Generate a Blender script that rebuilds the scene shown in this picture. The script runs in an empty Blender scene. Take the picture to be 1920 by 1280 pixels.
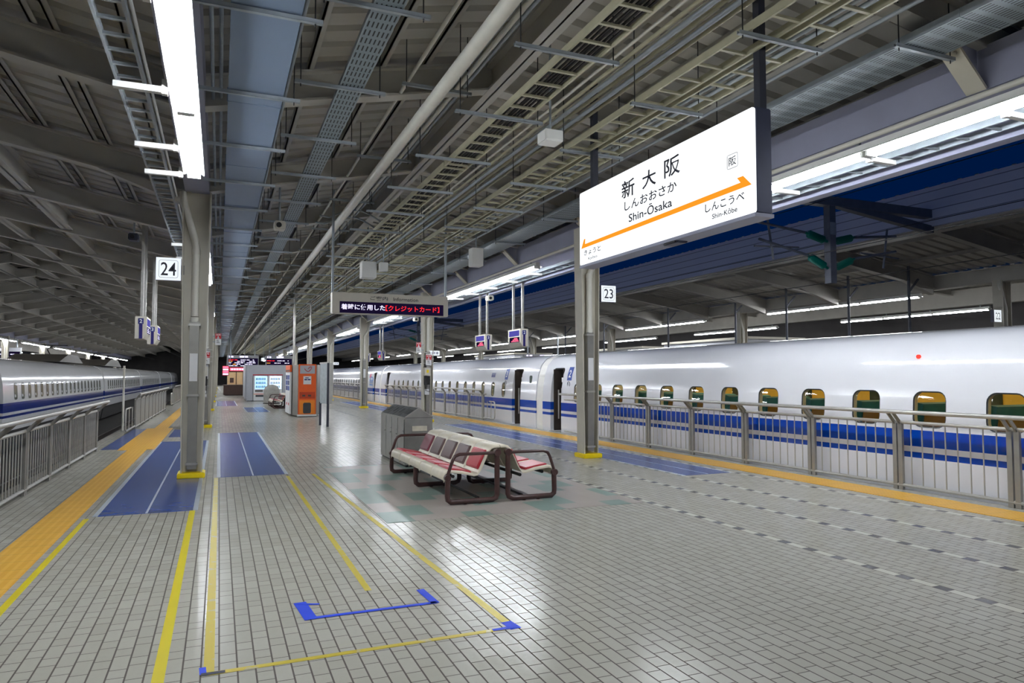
import bpy, math, random
from mathutils import Vector, Matrix
random.seed(7)
S = bpy.context.scene
COL = S.collection
RAD = math.radians

# ------------------------------------------------------------------ camera
EYE = 1.6
FPX = 1320.0
PITCH = math.atan(65.0 / FPX)
YAW = RAD(22.558)
cd = bpy.data.cameras.new('camera')
cd.sensor_fit = 'HORIZONTAL'; cd.sensor_width = 36.0
cd.lens = 36.0 * FPX / 1920.0
cd.clip_start = 0.05; cd.clip_end = 600
cam = bpy.data.objects.new('camera', cd); COL.objects.link(cam)
cam.location = (0, 0, EYE)
cam.rotation_euler = (math.pi / 2 + PITCH, 0, -YAW)
S.camera = cam
# ------------------------------------------------------------------ world, exposure
W = bpy.data.worlds.new('night_sky'); S.world = W; W.use_nodes = True
bgn = W.node_tree.nodes['Background']
bgn.inputs[0].default_value = (0.0, 0.010, 0.058, 1)
bgn.inputs[1].default_value = 0.8
S.view_settings.view_transform = 'Standard'; S.view_settings.look = 'None'
S.view_settings.gamma = 1.0; S.view_settings.use_curve_mapping = False
S.view_settings.exposure = 0.0
LAMP = 100.0          # strength of the fluorescent tubes
S.cycles.max_bounces = 8; S.cycles.diffuse_bounces = 4; S.cycles.glossy_bounces = 3
S.cycles.transmission_bounces = 6; S.cycles.transparent_max_bounces = 8
S.cycles.sample_clamp_indirect = 6.0

# ------------------------------------------------------------------ materials
def lin(c):
    out = []
    for v in c:
        v /= 255.0
        out.append(v / 12.92 if v <= 0.04045 else ((v + 0.055) / 1.055) ** 2.4)
    return tuple(out) + (1,)

M = {}
def mat(name, rgb, rough=0.5, metal=0.0, var=0.12, scale=6.0, spec=0.5, bump=0.0, coat=0.0):
    m = bpy.data.materials.new(name); m.use_nodes = True
    nt = m.node_tree; b = nt.nodes['Principled BSDF']; L = nt.links
    tc = nt.nodes.new('ShaderNodeTexCoord')
    nz = nt.nodes.new('ShaderNodeTexNoise'); nz.inputs['Scale'].default_value = scale; nz.inputs['Detail'].default_value = 4
    L.new(tc.outputs['Object'], nz.inputs['Vector'])
    mp = nt.nodes.new('ShaderNodeMapRange'); mp.inputs[1].default_value = 0.3; mp.inputs[2].default_value = 0.7
    mp.inputs[3].default_value = 1 - var; mp.inputs[4].default_value = 1 + var
    L.new(nz.outputs['Fac'], mp.inputs[0])
    mx = nt.nodes.new('ShaderNodeMix'); mx.data_type = 'RGBA'; mx.blend_type = 'MULTIPLY'; mx.inputs[0].default_value = 1
    mx.inputs[6].default_value = lin(rgb)
    L.new(mp.outputs[0], mx.inputs[7]); L.new(mx.outputs[2], b.inputs['Base Color'])
    b.inputs['Roughness'].default_value = rough; b.inputs['Metallic'].default_value = metal
    b.inputs['Specular IOR Level'].default_value = spec
    if coat: b.inputs['Coat Weight'].default_value = coat; b.inputs['Coat Roughness'].default_value = 0.06
    if bump:
        bp = nt.nodes.new('ShaderNodeBump'); bp.inputs['Strength'].default_value = bump; bp.inputs['Distance'].default_value = 0.01
        L.new(nz.outputs['Fac'], bp.inputs['Height']); L.new(bp.outputs[0], b.inputs['Normal'])
    M[name] = m
    return m
def emit(name, rgb, strength):
    m = bpy.data.materials.new(name); m.use_nodes = True
    nt = m.node_tree; nt.nodes.remove(nt.nodes['Principled BSDF'])
    e = nt.nodes.new('ShaderNodeEmission'); e.inputs[0].default_value = lin(rgb); e.inputs[1].default_value = strength
    nt.links.new(e.outputs[0], nt.nodes['Material Output'].inputs[0])
    M[name] = m
    return m

mat('paint', (196, 191, 176), 0.42, var=0.06, scale=3)
mat('paint_roof', (184, 181, 173), 0.5, var=0.07, scale=2)
mat('sheet', (188, 185, 177), 0.55, var=0.08, scale=1.5)
mat('girder', (150, 152, 172), 0.45, var=0.06, scale=2)
mat('dark_steel', (46, 48, 60), 0.4, var=0.1)
mat('black', (18, 18, 20), 0.5)
mat('rod', (40, 40, 42), 0.5)
mat('steel', (186, 184, 178), 0.34, 0.55, var=0.08, scale=9)
mat('steel_dull', (150, 148, 142), 0.4, 0.6, var=0.08, scale=7)
mat('galv', (160, 168, 174), 0.45, 0.35, var=0.1, scale=8)
mat('duct', (120, 138, 162), 0.4, 0.1, var=0.04, scale=1)
mat('pipe', (222, 219, 208), 0.4, var=0.05)
mat('ladder', (176, 172, 146), 0.45, 0.1, var=0.08)
mat('cable', (22, 22, 24), 0.5)
mat('yellow', (252, 222, 10), 0.4, var=0.05)
mat('white', (232, 232, 232), 0.4, var=0.03)
mat('lamp_white', (236, 236, 232), 0.35, var=0.03)
mat('dirty_white', (214, 206, 186), 0.5, var=0.15)
mat('tape_blue', (0, 62, 214), 0.45, var=0.05)
mat('mat_blue', (70, 92, 152), 0.24, var=0.08, scale=5, bump=0.12)
mat('mat_edge', (176, 184, 192), 0.4, var=0.05)
mat('concrete', (120, 116, 108), 0.8, var=0.2, scale=2)
mat('ballast', (42, 38, 34), 0.9, var=0.4, scale=18, bump=0.8)
mat('dark_wall', (52, 50, 50), 0.8, var=0.2, scale=1)
mat('rail', (90, 80, 72), 0.35, 0.8)
mat('bench_shell', (230, 220, 198), 0.35, var=0.06, scale=8)
mat('bench_red', (178, 34, 48), 0.32, var=0.07, scale=10)
mat('bench_brown', (92, 66, 64), 0.36, var=0.08)
mat('bench_maroon', (120, 38, 58), 0.34, var=0.08)
mat('bench_frame', (70, 46, 44), 0.3, var=0.12, scale=20)
mat('bin_steel', (168, 168, 162), 0.36, 0.75, var=0.1, scale=5)
mat('bin_dark', (70, 72, 74), 0.4, 0.5)
mat('cabinet_beige', (206, 200, 186), 0.45, var=0.03)
mat('sign_frame', (58, 62, 84), 0.35, 0.2)
mat('ink', (26, 28, 48), 0.5)
mat('ink_grey', (84, 82, 78), 0.5)
mat('orange', (236, 96, 20), 0.4, var=0.04)
mat('orange_light', (242, 140, 34), 0.4, var=0.04)
mat('orange_dark', (190, 62, 16), 0.4)
mat('booth', (176, 178, 184), 0.45, var=0.03)
mat('brown', (74, 52, 44), 0.4)
mat('tan', (226, 188, 140), 0.5, var=0.04)
mat('red', (196, 22, 36), 0.45)
mat('magenta', (200, 24, 96), 0.45)
mat('plate_blue', (16, 60, 150), 0.4)
mat('logo_blue', (30, 110, 190), 0.4)
mat('navy', (34, 40, 110), 0.45)
mat('insulator', (0, 104, 92), 0.3, var=0.06)
mat('catenary', (96, 100, 112), 0.5)
mat('fascia', (120, 130, 150), 0.6, var=0.06)
mat('seal', (40, 42, 44), 0.4)
mat('vestibule', (58, 50, 44), 0.5)
mat('seat_teal', (40, 124, 150), 0.7)
mat('seat_gold', (150, 112, 40), 0.6)
mat('cream', (230, 214, 150), 0.6)
mat('interior_yellow', (240, 204, 96), 0.6, var=0.04)
mat('dark_glass', (70, 78, 72), 0.08, var=0.3, scale=3)
mat('pane_grey', (96, 102, 94), 0.12, var=0.25, scale=.6)
mat('cover_grey', (148, 146, 140), 0.7, var=0.12)
mat('map_panel', (196, 206, 210), 0.2, var=0.12, scale=9)
mat('bellows', (232, 230, 224), 0.45, var=0.05)
mat('pantograph', (92, 86, 78), 0.45)
emit('tube', (242, 248, 255), LAMP)
emit('tube_far', (247, 250, 255), LAMP * 0.8)
emit('sign_glow', (248, 252, 255), 1.35)
emit('number_glow', (240, 248, 255), 1.05)
emit('screen_glow', (96, 92, 190), 0.8)
emit('screen_navy', (52, 50, 104), 0.8)
emit('screen_dark', (36, 26, 62), 0.5)
emit('led_white', (226, 220, 255), 1.6)
emit('led_red', (255, 44, 52), 1.3)
emit('led_pink', (255, 96, 124), 2.6)
emit('led_orange', (255, 168, 60), 1.3)
emit('vend_glow', (150, 200, 255), 2.4)
emit('vend_white', (196, 224, 255), 2.8)
emit('indicator_red', (255, 70, 60), 1.5)
emit('car_light', (255, 226, 150), 6.0)
emit('sign_orange', (255, 160, 40), 1.0)

def nodes(name):
    m = bpy.data.materials.new(name); m.use_nodes = True; M[name] = m
    nt = m.node_tree
    def nd(t, **k):
        n = nt.nodes.new('ShaderNode' + t)
        for a, b in k.items(): setattr(n, a, b)
        return n
    def ma(op, a, b=None, c=None):
        n = nd('Math', operation=op)
        for i, v in enumerate((a, b, c)):
            if v is None: continue
            if isinstance(v, (int, float)): n.inputs[i].default_value = v
            else: nt.links.new(v, n.inputs[i])
        return n.outputs[0]
    def mix(f, a, b):
        n = nd('Mix', data_type='RGBA')
        for i, v in ((0, f), (6, a), (7, b)):
            if isinstance(v, (int, float)): n.inputs[i].default_value = v
            elif isinstance(v, tuple): n.inputs[i].default_value = v
            else: nt.links.new(v, n.inputs[i])
        return n.outputs[2]
    return m, nt, nd, ma, mix, nt.nodes['Principled BSDF']

TW, TL, TP, TX0, TY0 = 0.0927, 0.206, 0.324, 0.586, 4.448
def tile_floor():
    m, nt, nd, ma, mix, b = nodes('tile_floor')
    tc = nd('TexCoord'); sp = nd('SeparateXYZ'); nt.links.new(tc.outputs['Object'], sp.inputs[0])
    x, y = sp.outputs[0], sp.outputs[1]
    u = ma('DIVIDE', ma('SUBTRACT', x, TX0 - 60 * TW), TW)
    col = ma('FLOOR', u); fu = ma('FRACT', u)
    par = ma('MODULO', col, 2.0)
    v = ma('DIVIDE', ma('ADD', ma('SUBTRACT', y, TY0 - 90 * TP), ma('MULTIPLY', par, TP * 0.5)), TP)
    row = ma('FLOOR', v); fv = ma('MULTIPLY', ma('FRACT', v), TP)
    short = ma('GREATER_THAN', fv, TL)
    du = ma('MULTIPLY', ma('MINIMUM', fu, ma('SUBTRACT', 1.0, fu)), TW)
    dv = ma('MINIMUM', ma('MINIMUM', fv, ma('SUBTRACT', TP, fv)), ma('ABSOLUTE', ma('SUBTRACT', fv, TL)))
    ju = ma('LESS_THAN', du, 0.0046); jv = ma('LESS_THAN', dv, 0.0034)
    joint = ma('MAXIMUM', ju, jv)
    cv = nd('CombineXYZ'); nt.links.new(col, cv.inputs[0]); nt.links.new(row, cv.inputs[1]); nt.links.new(short, cv.inputs[2])
    wn = nd('TexWhiteNoise', noise_dimensions='3D'); nt.links.new(cv.outputs[0], wn.inputs['Vector'])
    nz = nd('TexNoise'); nz.inputs['Scale'].default_value = 0.8; nz.inputs['Detail'].default_value = 5; nt.links.new(tc.outputs['Object'], nz.inputs['Vector'])
    n2 = nd('TexNoise'); n2.inputs['Scale'].default_value = 30; n2.inputs['Detail'].default_value = 3; nt.links.new(tc.outputs['Object'], n2.inputs['Vector'])
    c1 = mix(wn.outputs['Value'], lin((184, 181, 170)), lin((192, 189, 179)))
    c2 = mix(ma('MULTIPLY', nz.outputs['Fac'], 0.5), c1, lin((172, 168, 152)))
    c3 = mix(ma('MULTIPLY', n2.outputs['Fac'], 0.12), c2, lin((120, 116, 104)))
    # the dashed tile courses near the right tactile strip: short tiles dark, long tiles pale
    dash = None
    for xd in (5.12, 6.13, 6.93, 8.0):
        k = math.floor((xd - TX0 + 60 * TW) / TW)
        e = ma('COMPARE', col, float(k), 0.4)
        dash = e if dash is None else ma('MAXIMUM', dash, e)
    dcol = mix(short, lin((206, 203, 190)), lin((98, 98, 100)))
    c4 = mix(dash, c3, dcol)
    nt.links.new(mix(joint, c4, lin((74, 66, 58))), b.inputs['Base Color'])
    rr = ma('ADD', ma('ADD', 0.15, ma('MULTIPLY', nz.outputs['Fac'], 0.08)), ma('MULTIPLY', wn.outputs['Value'], 0.05))
    nt.links.new(ma('MAXIMUM', rr, ma('MULTIPLY', joint, 0.7)), b.inputs['Roughness'])
    b.inputs['Specular IOR Level'].default_value = 0.5
    # each tile is laid at its own slight tilt
    geo = nd('NewGeometry')
    va = nd('VectorMath', operation='SUBTRACT'); nt.links.new(wn.outputs['Color'], va.inputs[0]); va.inputs[1].default_value = (0.5, 0.5, 0.5)
    vs = nd('VectorMath', operation='SCALE'); nt.links.new(va.outputs[0], vs.inputs[0]); vs.inputs['Scale'].default_value = 0.018
    vb = nd('VectorMath', operation='ADD'); nt.links.new(vs.outputs[0], vb.inputs[0]); nt.links.new(geo.outputs['Normal'], vb.inputs[1])
    vn = nd('VectorMath', operation='NORMALIZE'); nt.links.new(vb.outputs[0], vn.inputs[0])
    bp = nd('Bump'); bp.inputs['Strength'].default_value = 0.35; bp.inputs['Distance'].default_value = 0.004
    hs = ma('SUBTRACT', ma('MULTIPLY', n2.outputs['Fac'], 0.06), joint)
    nt.links.new(hs, bp.inputs['Height']); nt.links.new(vn.outputs[0], bp.inputs['Normal'])
    nt.links.new(bp.outputs[0], b.inputs['Normal'])
tile_floor()

def tactile(name, kind):
    m, nt, nd, ma, mix, b = nodes(name)
    tc = nd('TexCoord'); sp = nd('SeparateXYZ'); nt.links.new(tc.outputs['Object'], sp.inputs[0])
    fx = ma('FRACT', ma('DIVIDE', sp.outputs[0], 0.075 if kind == 'bar' else 0.06))
    fy = ma('FRACT', ma('DIVIDE', sp.outputs[1], 0.06))
    tx = ma('SUBTRACT', fx, 0.5); ty = ma('SUBTRACT', fy, 0.5)
    if kind == 'bar':
        h = ma('LESS_THAN', ma('ABSOLUTE', tx), 0.2)
    else:
        h = ma('LESS_THAN', ma('ADD', ma('MULTIPLY', tx, tx), ma('MULTIPLY', ty, ty)), 0.09)
    jy = ma('LESS_THAN', ma('FRACT', ma('DIVIDE', sp.outputs[1], 0.3)), 0.016)
    nz = nd('TexNoise'); nz.inputs['Scale'].default_value = 4; nz.inputs['Detail'].default_value = 5; nt.links.new(tc.outputs['Object'], nz.inputs['Vector'])
    c = mix(nz.outputs['Fac'], lin((222, 160, 44)), lin((240, 186, 70)))
    c = mix(ma('MULTIPLY', h, 0.35), c, lin((252, 208, 110)))
    nt.links.new(mix(jy, c, lin((150, 110, 50))), b.inputs['Base Color'])
    b.inputs['Roughness'].default_value = 0.38
    bp = nd('Bump'); bp.inputs['Strength'].default_value = 0.8; bp.inputs['Distance'].default_value = 0.006
    nt.links.new(h, bp.inputs['Height']); nt.links.new(bp.outputs[0], b.inputs['Normal'])
tactile('tactile_bar', 'bar'); tactile('tactile_dot', 'dot')

def worn_tape(name, rgb, wear):
    m, nt, nd, ma, mix, b = nodes(name)
    tc = nd('TexCoord')
    nz = nd('TexNoise'); nz.inputs['Scale'].default_value = 7; nz.inputs['Detail'].default_value = 8; nt.links.new(tc.outputs['Object'], nz.inputs['Vector'])
    f = ma('MULTIPLY', ma('GREATER_THAN', nz.outputs['Fac'], 1 - wear), 0.75)
    n2 = nd('TexNoise'); n2.inputs['Scale'].default_value = 3; nt.links.new(tc.outputs['Object'], n2.inputs['Vector'])
    a = mix(n2.outputs['Fac'], lin(rgb), lin(tuple(min(255, int(c * 0.86 + 18)) for c in rgb)))
    nt.links.new(mix(f, a, lin((186, 180, 150))), b.inputs['Base Color'])
    b.inputs['Roughness'].default_value = 0.35
worn_tape('tape_yellow', (226, 206, 28), 0.2)
worn_tape('tape_faded', (208, 186, 48), 0.4)

def inlay():
    m, nt, nd, ma, mix, b = nodes('inlay')
    tc = nd('TexCoord'); sp = nd('SeparateXYZ'); nt.links.new(tc.outputs['Object'], sp.inputs[0])
    fx = ma('DIVIDE', sp.outputs[0], 0.31); fy = ma('DIVIDE', sp.outputs[1], 0.62)
    cx = ma('FLOOR', fx); cy = ma('FLOOR', ma('ADD', fy, ma('MULTIPLY', ma('MODULO', ma('ABSOLUTE', cx), 2.0), 0.5)))
    k = ma('MODULO', ma('ADD', ma('ABSOLUTE', cx), ma('MULTIPLY', ma('ABSOLUTE', cy), 2.0)), 3.0)
    edge = ma('LESS_THAN', sp.outputs[0], 0.32)
    g = ma('MAXIMUM', ma('LESS_THAN', k, 0.5), ma('MULTIPLY', edge, ma('LESS_THAN', k, 1.5)))
    nz = nd('TexNoise'); nz.inputs['Scale'].default_value = 2.5; nz.inputs['Detail'].default_value = 4; nt.links.new(tc.outputs['Object'], nz.inputs['Vector'])
    pink = mix(nz.outputs['Fac'], lin((168, 156, 148)), lin((182, 174, 166)))
    grn = mix(nz.outputs['Fac'], lin((104, 134, 122)), lin((150, 166, 158)))
    jx = ma('LESS_THAN', ma('FRACT', fx), 0.012)
    nt.links.new(mix(ma('MULTIPLY', jx, 0.4), mix(g, pink, grn), lin((120, 108, 100))), b.inputs['Base Color'])
    b.inputs['Roughness'].default_value = 0.3
inlay()

def car_paint(name, blue, thin, wide, white=(232, 232, 236)):
    m, nt, nd, ma, mix, b = nodes(name)
    tc = nd('TexCoord'); sp = nd('SeparateXYZ'); nt.links.new(tc.outputs['Object'], sp.inputs[0])
    z = sp.outputs[2]
    s1 = ma('MULTIPLY', ma('GREATER_THAN', z, wide[0]), ma('LESS_THAN', z, wide[1]))
    s2 = ma('MULTIPLY', ma('GREATER_THAN', z, thin[0]), ma('LESS_THAN', z, thin[1]))
    sk = ma('LESS_THAN', z, -0.35)
    nz = nd('TexNoise'); nz.inputs['Scale'].default_value = 1.2; nt.links.new(tc.outputs['Object'], nz.inputs['Vector'])
    w = mix(nz.outputs['Fac'], lin(white), lin(tuple(c - 8 for c in white)))
    c = mix(ma('MAXIMUM', s1, s2), w, lin(blue))
    nt.links.new(mix(sk, c, lin((70, 70, 72))), b.inputs['Base Color'])
    b.inputs['Roughness'].default_value = 0.12
    b.inputs['Coat Weight'].default_value = 0.3; b.inputs['Coat Roughness'].default_value = 0.05
car_paint('car_paint', (0, 62, 168), (.45, .53), (.61, .84))
car_paint('car_paint_old', (20, 50, 140), (.13, .22), (.32, .65), (244, 244, 246))

def glass():
    m, nt, nd, ma, mix, b = nodes('glass')
    nt.nodes.remove(b)
    t = nd('BsdfTransparent'); t.inputs[0].default_value = (0.86, 0.88, 0.84, 1)
    g = nd('BsdfGlossy'); g.inputs['Roughness'].default_value = 0.02
    fr = nd('Fresnel'); fr.inputs[0].default_value = 1.5
    ms = nd('MixShader'); nt.links.new(fr.outputs[0], ms.inputs[0]); nt.links.new(t.outputs[0], ms.inputs[1]); nt.links.new(g.outputs[0], ms.inputs[2])
    nt.links.new(ms.outputs[0], nt.nodes['Material Output'].inputs[0])
glass()

def perforated():
    m, nt, nd, ma, mix, b = nodes('perforated')
    tc = nd('TexCoord'); sp = nd('SeparateXYZ'); nt.links.new(tc.outputs['Object'], sp.inputs[0])
    fy = ma('ABSOLUTE', ma('SUBTRACT', ma('FRACT', ma('DIVIDE', sp.outputs[1], 0.16)), 0.5))
    fx = ma('ABSOLUTE', ma('SUBTRACT', ma('FRACT', ma('DIVIDE', sp.outputs[0], 0.04)), 0.5))
    hole = ma('MULTIPLY', ma('LESS_THAN', fy, 0.33), ma('LESS_THAN', fx, 0.17))
    nt.links.new(mix(hole, lin((124, 136, 142)), lin((10, 11, 12))), b.inputs['Base Color'])
    b.inputs['Roughness'].default_value = 0.5; b.inputs['Metallic'].default_value = 0.2
perforated()

def corrugated_fascia():
    m, nt, nd, ma, mix, b = nodes('fascia_ribbed')
    tc = nd('TexCoord'); sp = nd('SeparateXYZ'); nt.links.new(tc.outputs['Object'], sp.inputs[0])
    f = ma('LESS_THAN', ma('FRACT', ma('DIVIDE', sp.outputs[2], 0.22)), 0.1)
    nt.links.new(mix(f, lin((205, 214, 236)), lin((128, 136, 160))), b.inputs['Base Color'])
    b.inputs['Roughness'].default_value = 0.6
corrugated_fascia()

# ------------------------------------------------------------------ builders
def root_of(o):
    while o.parent: o = o.parent
    return o

class MB:
    def __init__(s): s.v = []; s.f = []
    def add(s, vs, fs):
        n = len(s.v); s.v += [tuple(v) for v in vs]; s.f += [[i + n for i in f] for f in fs]; return s
    def box(s, x0, x1, y0, y1, z0, z1):
        return s.add([(x, y, z) for z in (z0, z1) for y in (y0, y1) for x in (x0, x1)],
                     [(0, 2, 3, 1), (4, 5, 7, 6), (0, 1, 5, 4), (2, 6, 7, 3), (0, 4, 6, 2), (1, 3, 7, 5)])
    def bar(s, p, q, w, h, up=(0, 0, 1)):
        p = Vector(p); q = Vector(q); d = (q - p).normalized(); up = Vector(up)
        if abs(d.dot(up)) > 0.99: up = Vector((0, 1, 0))
        a = d.cross(up).normalized() * w * .5; b = a.normalized().cross(d).normalized() * h * .5
        vs = [c + i * a + j * b for c in (p, q) for j in (-1, 1) for i in (-1, 1)]
        return s.add(vs, [(0, 1, 3, 2), (4, 6, 7, 5), (0, 4, 5, 1), (2, 3, 7, 6), (0, 2, 6, 4), (1, 5, 7, 3)])
    def tube(s, pts, r, n=8, closed=False, cap=True):
        pts = [Vector(p) for p in pts]; m = len(pts); rings = []
        t0 = (pts[1] - pts[0]).normalized()
        ref = Vector((0, 0, 1)) if abs(t0.z) < 0.9 else Vector((1, 0, 0))
        nrm = t0.cross(ref).normalized()
        for i in range(m):
            if closed: t = (pts[(i + 1) % m] - pts[i - 1]).normalized()
            elif i == 0: t = t0
            elif i == m - 1: t = (pts[i] - pts[i - 1]).normalized()
            else: t = ((pts[i + 1] - pts[i]).normalized() + (pts[i] - pts[i - 1]).normalized()).normalized()
            nrm = (nrm - t * nrm.dot(t)).normalized(); bn = t.cross(nrm)
            rings.append([pts[i] + r * (math.cos(2 * math.pi * k / n) * nrm + math.sin(2 * math.pi * k / n) * bn) for k in range(n)])
        vs = [v for rg in rings for v in rg]; fs = []
        for i in range(m if closed else m - 1):
            j = (i + 1) % m
            for k in range(n):
                l = (k + 1) % n
                fs.append((i * n + k, i * n + l, j * n + l, j * n + k))
        if cap and not closed:
            fs.append(tuple(range(n - 1, -1, -1))); fs.append(tuple((m - 1) * n + k for k in range(n)))
        return s.add(vs, fs)
    def prism(s, poly, axis, a, b):
        # poly: 2D points; axis 'x': (y,z), 'y': (x,z), 'z': (x,y)
        n = len(poly)
        def P(c, p):
            return {'x': (c, p[0], p[1]), 'y': (p[0], c, p[1]), 'z': (p[0], p[1], c)}[axis]
        vs = [P(a, p) for p in poly] + [P(b, p) for p in poly]
        fs = [tuple(range(n)), tuple(range(2 * n - 1, n - 1, -1))]
        for i in range(n):
            j = (i + 1) % n
            fs.append((i, i + n, j + n, j))
        return s.add(vs, fs)
    def lathe(s, c, prof, n=16, axis=(0, 0, 1)):
        ax = Vector(axis).normalized(); ref = Vector((1, 0, 0)) if abs(ax.x) < .9 else Vector((0, 1, 0))
        u = ax.cross(ref).normalized(); w = ax.cross(u); c = Vector(c); m = len(prof); vs = []; fs = []
        for r, h in prof:
            for k in range(n):
                t = 2 * math.pi * k / n
                vs.append(c + ax * h + (u * math.cos(t) + w * math.sin(t)) * r)
        for i in range(m - 1):
            for k in range(n):
                l = (k + 1) % n; fs.append((i * n + k, i * n + l, (i + 1) * n + l, (i + 1) * n + k))
        fs.append(tuple(range(n - 1, -1, -1))); fs.append(tuple((m - 1) * n + k for k in range(n)))
        return s.add(vs, fs)
    def build(s, name, m, parent=None, smooth=False, bevel=0.0, loc=None):
        me = bpy.data.meshes.new(name)
        off = Vector(loc) if loc is not None else Vector((0, 0, 0))
        if parent is not None: off = root_of(parent).location
        me.from_pydata([Vector(v) - off for v in s.v], [], s.f)
        import bmesh
        bm = bmesh.new(); bm.from_mesh(me); bmesh.ops.recalc_face_normals(bm, faces=bm.faces)
        if bevel:
            bmesh.ops.bevel(bm, geom=list(bm.edges), offset=bevel, segments=2, affect='EDGES', clamp_overlap=True)
        bm.to_mesh(me); bm.free()
        me.materials.append(M[m] if isinstance(m, str) else m)
        o = bpy.data.objects.new(name, me); COL.objects.link(o)
        if smooth:
            for p in me.polygons: p.use_smooth = True
            me.set_sharp_from_angle(angle=RAD(38))
        if parent is not None: o.parent = parent
        elif loc is not None: o.location = loc
        return o

def tag(o, label, cat, group=None):
    o['label'] = label; o['category'] = cat
    if group: o['group'] = group
    return o
def thing(name, label, cat, loc=(0, 0, 0), group=None):
    o = bpy.data.objects.new(name, None); COL.objects.link(o); o.location = loc; o.empty_display_size = 0.2
    return tag(o, label, cat, group)
def struct(o): o['kind'] = 'structure'; return o
def dup(root, loc=None, label=None, group=None, rotz=None):
    r = root.copy(); COL.objects.link(r)
    if loc is not None: r.location = loc
    if rotz is not None: r.rotation_euler = (0, 0, rotz)
    if label: r['label'] = label
    if group: r['group'] = group
    for ch in list(root.children):
        c = ch.copy(); COL.objects.link(c); c.parent = r
        for g in ch.children:
            d = g.copy(); COL.objects.link(d); d.parent = c
    return r

_bb = {}
def text(body, name, m, parent, o, du, dv, width=None, height=None, anchor='bl', push=0.003, bold=0.014):
    """lettering: mesh of the text laid on the plane spanned by du (reading direction) and dv (up), o = anchor point (world)"""
    c = bpy.data.curves.new(name, 'FONT'); c.body = body; c.size = 1.0; c.extrude = 0.0; c.resolution_u = 3; c.offset = bold
    t = bpy.data.objects.new(name, c); me = bpy.data.meshes.new_from_object(t)
    bpy.data.objects.remove(t); bpy.data.curves.remove(c)
    xs = [v.co.x for v in me.vertices]; ys = [v.co.y for v in me.vertices]
    x0, x1, y0, y1 = min(xs), max(xs), min(ys), max(ys)
    sx = width / (x1 - x0) if width else None; sy = height / (y1 - y0) if height else None
    if sx is None: sx = sy
    if sy is None: sy = sx
    w, h = (x1 - x0) * sx, (y1 - y0) * sy
    ox, oy = (0, 0) if anchor == 'bl' else (-w / 2, -h / 2)
    du = Vector(du).normalized(); dv = Vector(dv).normalized(); n = du.cross(dv)
    off = root_of(parent).location if parent is not None else Vector((0, 0, 0))
    for v in me.vertices:
        v.co = Vector(o) - off + du * ((v.co.x - x0) * sx + ox) + dv * ((v.co.y - y0) * sy + oy) + n * push
    me.materials.clear(); me.materials.append(M[m])
    ob = bpy.data.objects.new(name, me); COL.objects.link(ob); ob.parent = parent
    return ob
ORD = ['first', 'second', 'third', 'fourth', 'fifth', 'sixth', 'seventh', 'eighth', 'ninth', 'tenth', 'eleventh', 'twelfth', 'thirteenth', 'fourteenth', 'fifteenth', 'sixteenth', 'seventeenth', 'eighteenth']
def rrect(y0, y1, z0, z1, r, n=5):
    pts = []
    for cy, cz, a in ((y1 - r, z0 + r, -90), (y1 - r, z1 - r, 0), (y0 + r, z1 - r, 90), (y0 + r, z0 + r, 180)):
        for k in range(n + 1):
            t = RAD(a + 90 * k / n); pts.append((cy + r * math.cos(t), cz + r * math.sin(t)))
    return pts

PX_L, PX_R, BAY, PY0 = -0.38, 6.78, 11.75, 12.4
YEND = 140.0

# ================================================================== setting
struct(MB().box(-2.72, 9.03, -14, YEND, -0.25, 0).build('floor', 'tile_floor'))
b = MB(); b.box(-2.60, -2.5, -14, YEND, -1.5, -0.25); struct(b.build('wall_platform_left', 'concrete'))
b = MB(); b.box(8.8, 8.9, -14, YEND, -1.5, -0.25); struct(b.build('wall_platform_right', 'concrete'))
struct(MB().box(2.0 - .28, 5.0, 7.68, 12.75, 0, 0.003).build('floor_inlay', 'inlay', loc=(1.72, 7.68, 0)))
struct(MB().box(-13.2, -2.5, -14, YEND, -1.5, -1.35).build('track_bed_left', 'ballast'))
struct(MB().box(8.8, 20.1, -14, YEND, -1.5, -1.35).build('track_bed_right', 'ballast'))
for i, xr in enumerate((-5.15, -3.75, -9.15, -7.75, 10.05, 11.45, 14.1, 15.5)):
    tag(MB().box(xr - .035, xr + .035, -14, YEND, -1.35, -1.2).build('rail', 'rail'),
        'steel running rail on the track bed', 'rail', 'running rails')
struct(MB().box(-24, -13.2, -14, YEND, -1.5, 0).build('floor_platform_left', 'concrete'))
struct(MB().box(20.1, 32, -14, YEND, -1.5, 0).build('floor_platform_right', 'concrete'))

# roofs: ribbed sheet on bent steel frames
def sheet(name, pts, y0, y1, m='sheet', per=0.40, top=0.26, dep=0.085):
    """pts: profile of the roof in X,Z; ribs run along it"""
    ys = []; y = y0
    while y < y1:
        ys += [(y, 0), (y + top, 0), (y + top + .03, dep), (y + per - .03, dep)]; y += per
    vs = []; fs = []; n = len(pts)
    for (yy, d) in ys:
        for (x, z) in pts: vs.append((x, yy, z + d))
    for i in range(len(ys) - 1):
        for k in range(n - 1): fs.append((i * n + k, i * n + k + 1, (i + 1) * n + k + 1, (i + 1) * n + k))
    o = MB().add(vs, fs).build(name, m)
    return struct(o)
VAL = 5.02
sheet('ceiling', [(-0.3, VAL), (3.25, 5.80)], -14, YEND)
sheet('ceiling', [(3.25, 5.80), (8.3, 5.10)], -14, YEND)
sheet('ceiling', [(-0.46, VAL), (-6.6, 6.25)], -14, YEND)
sheet('ceiling', [(-8.2, 6.25), (-14.4, VAL)], -14, YEND)
sheet('ceiling', [(-14.6, VAL), (-18, 5.75), (-24, 4.9)], -14, YEND)
sheet('ceiling', [(15.5, 6.02), (22.2, VAL)], -14, YEND)
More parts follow.
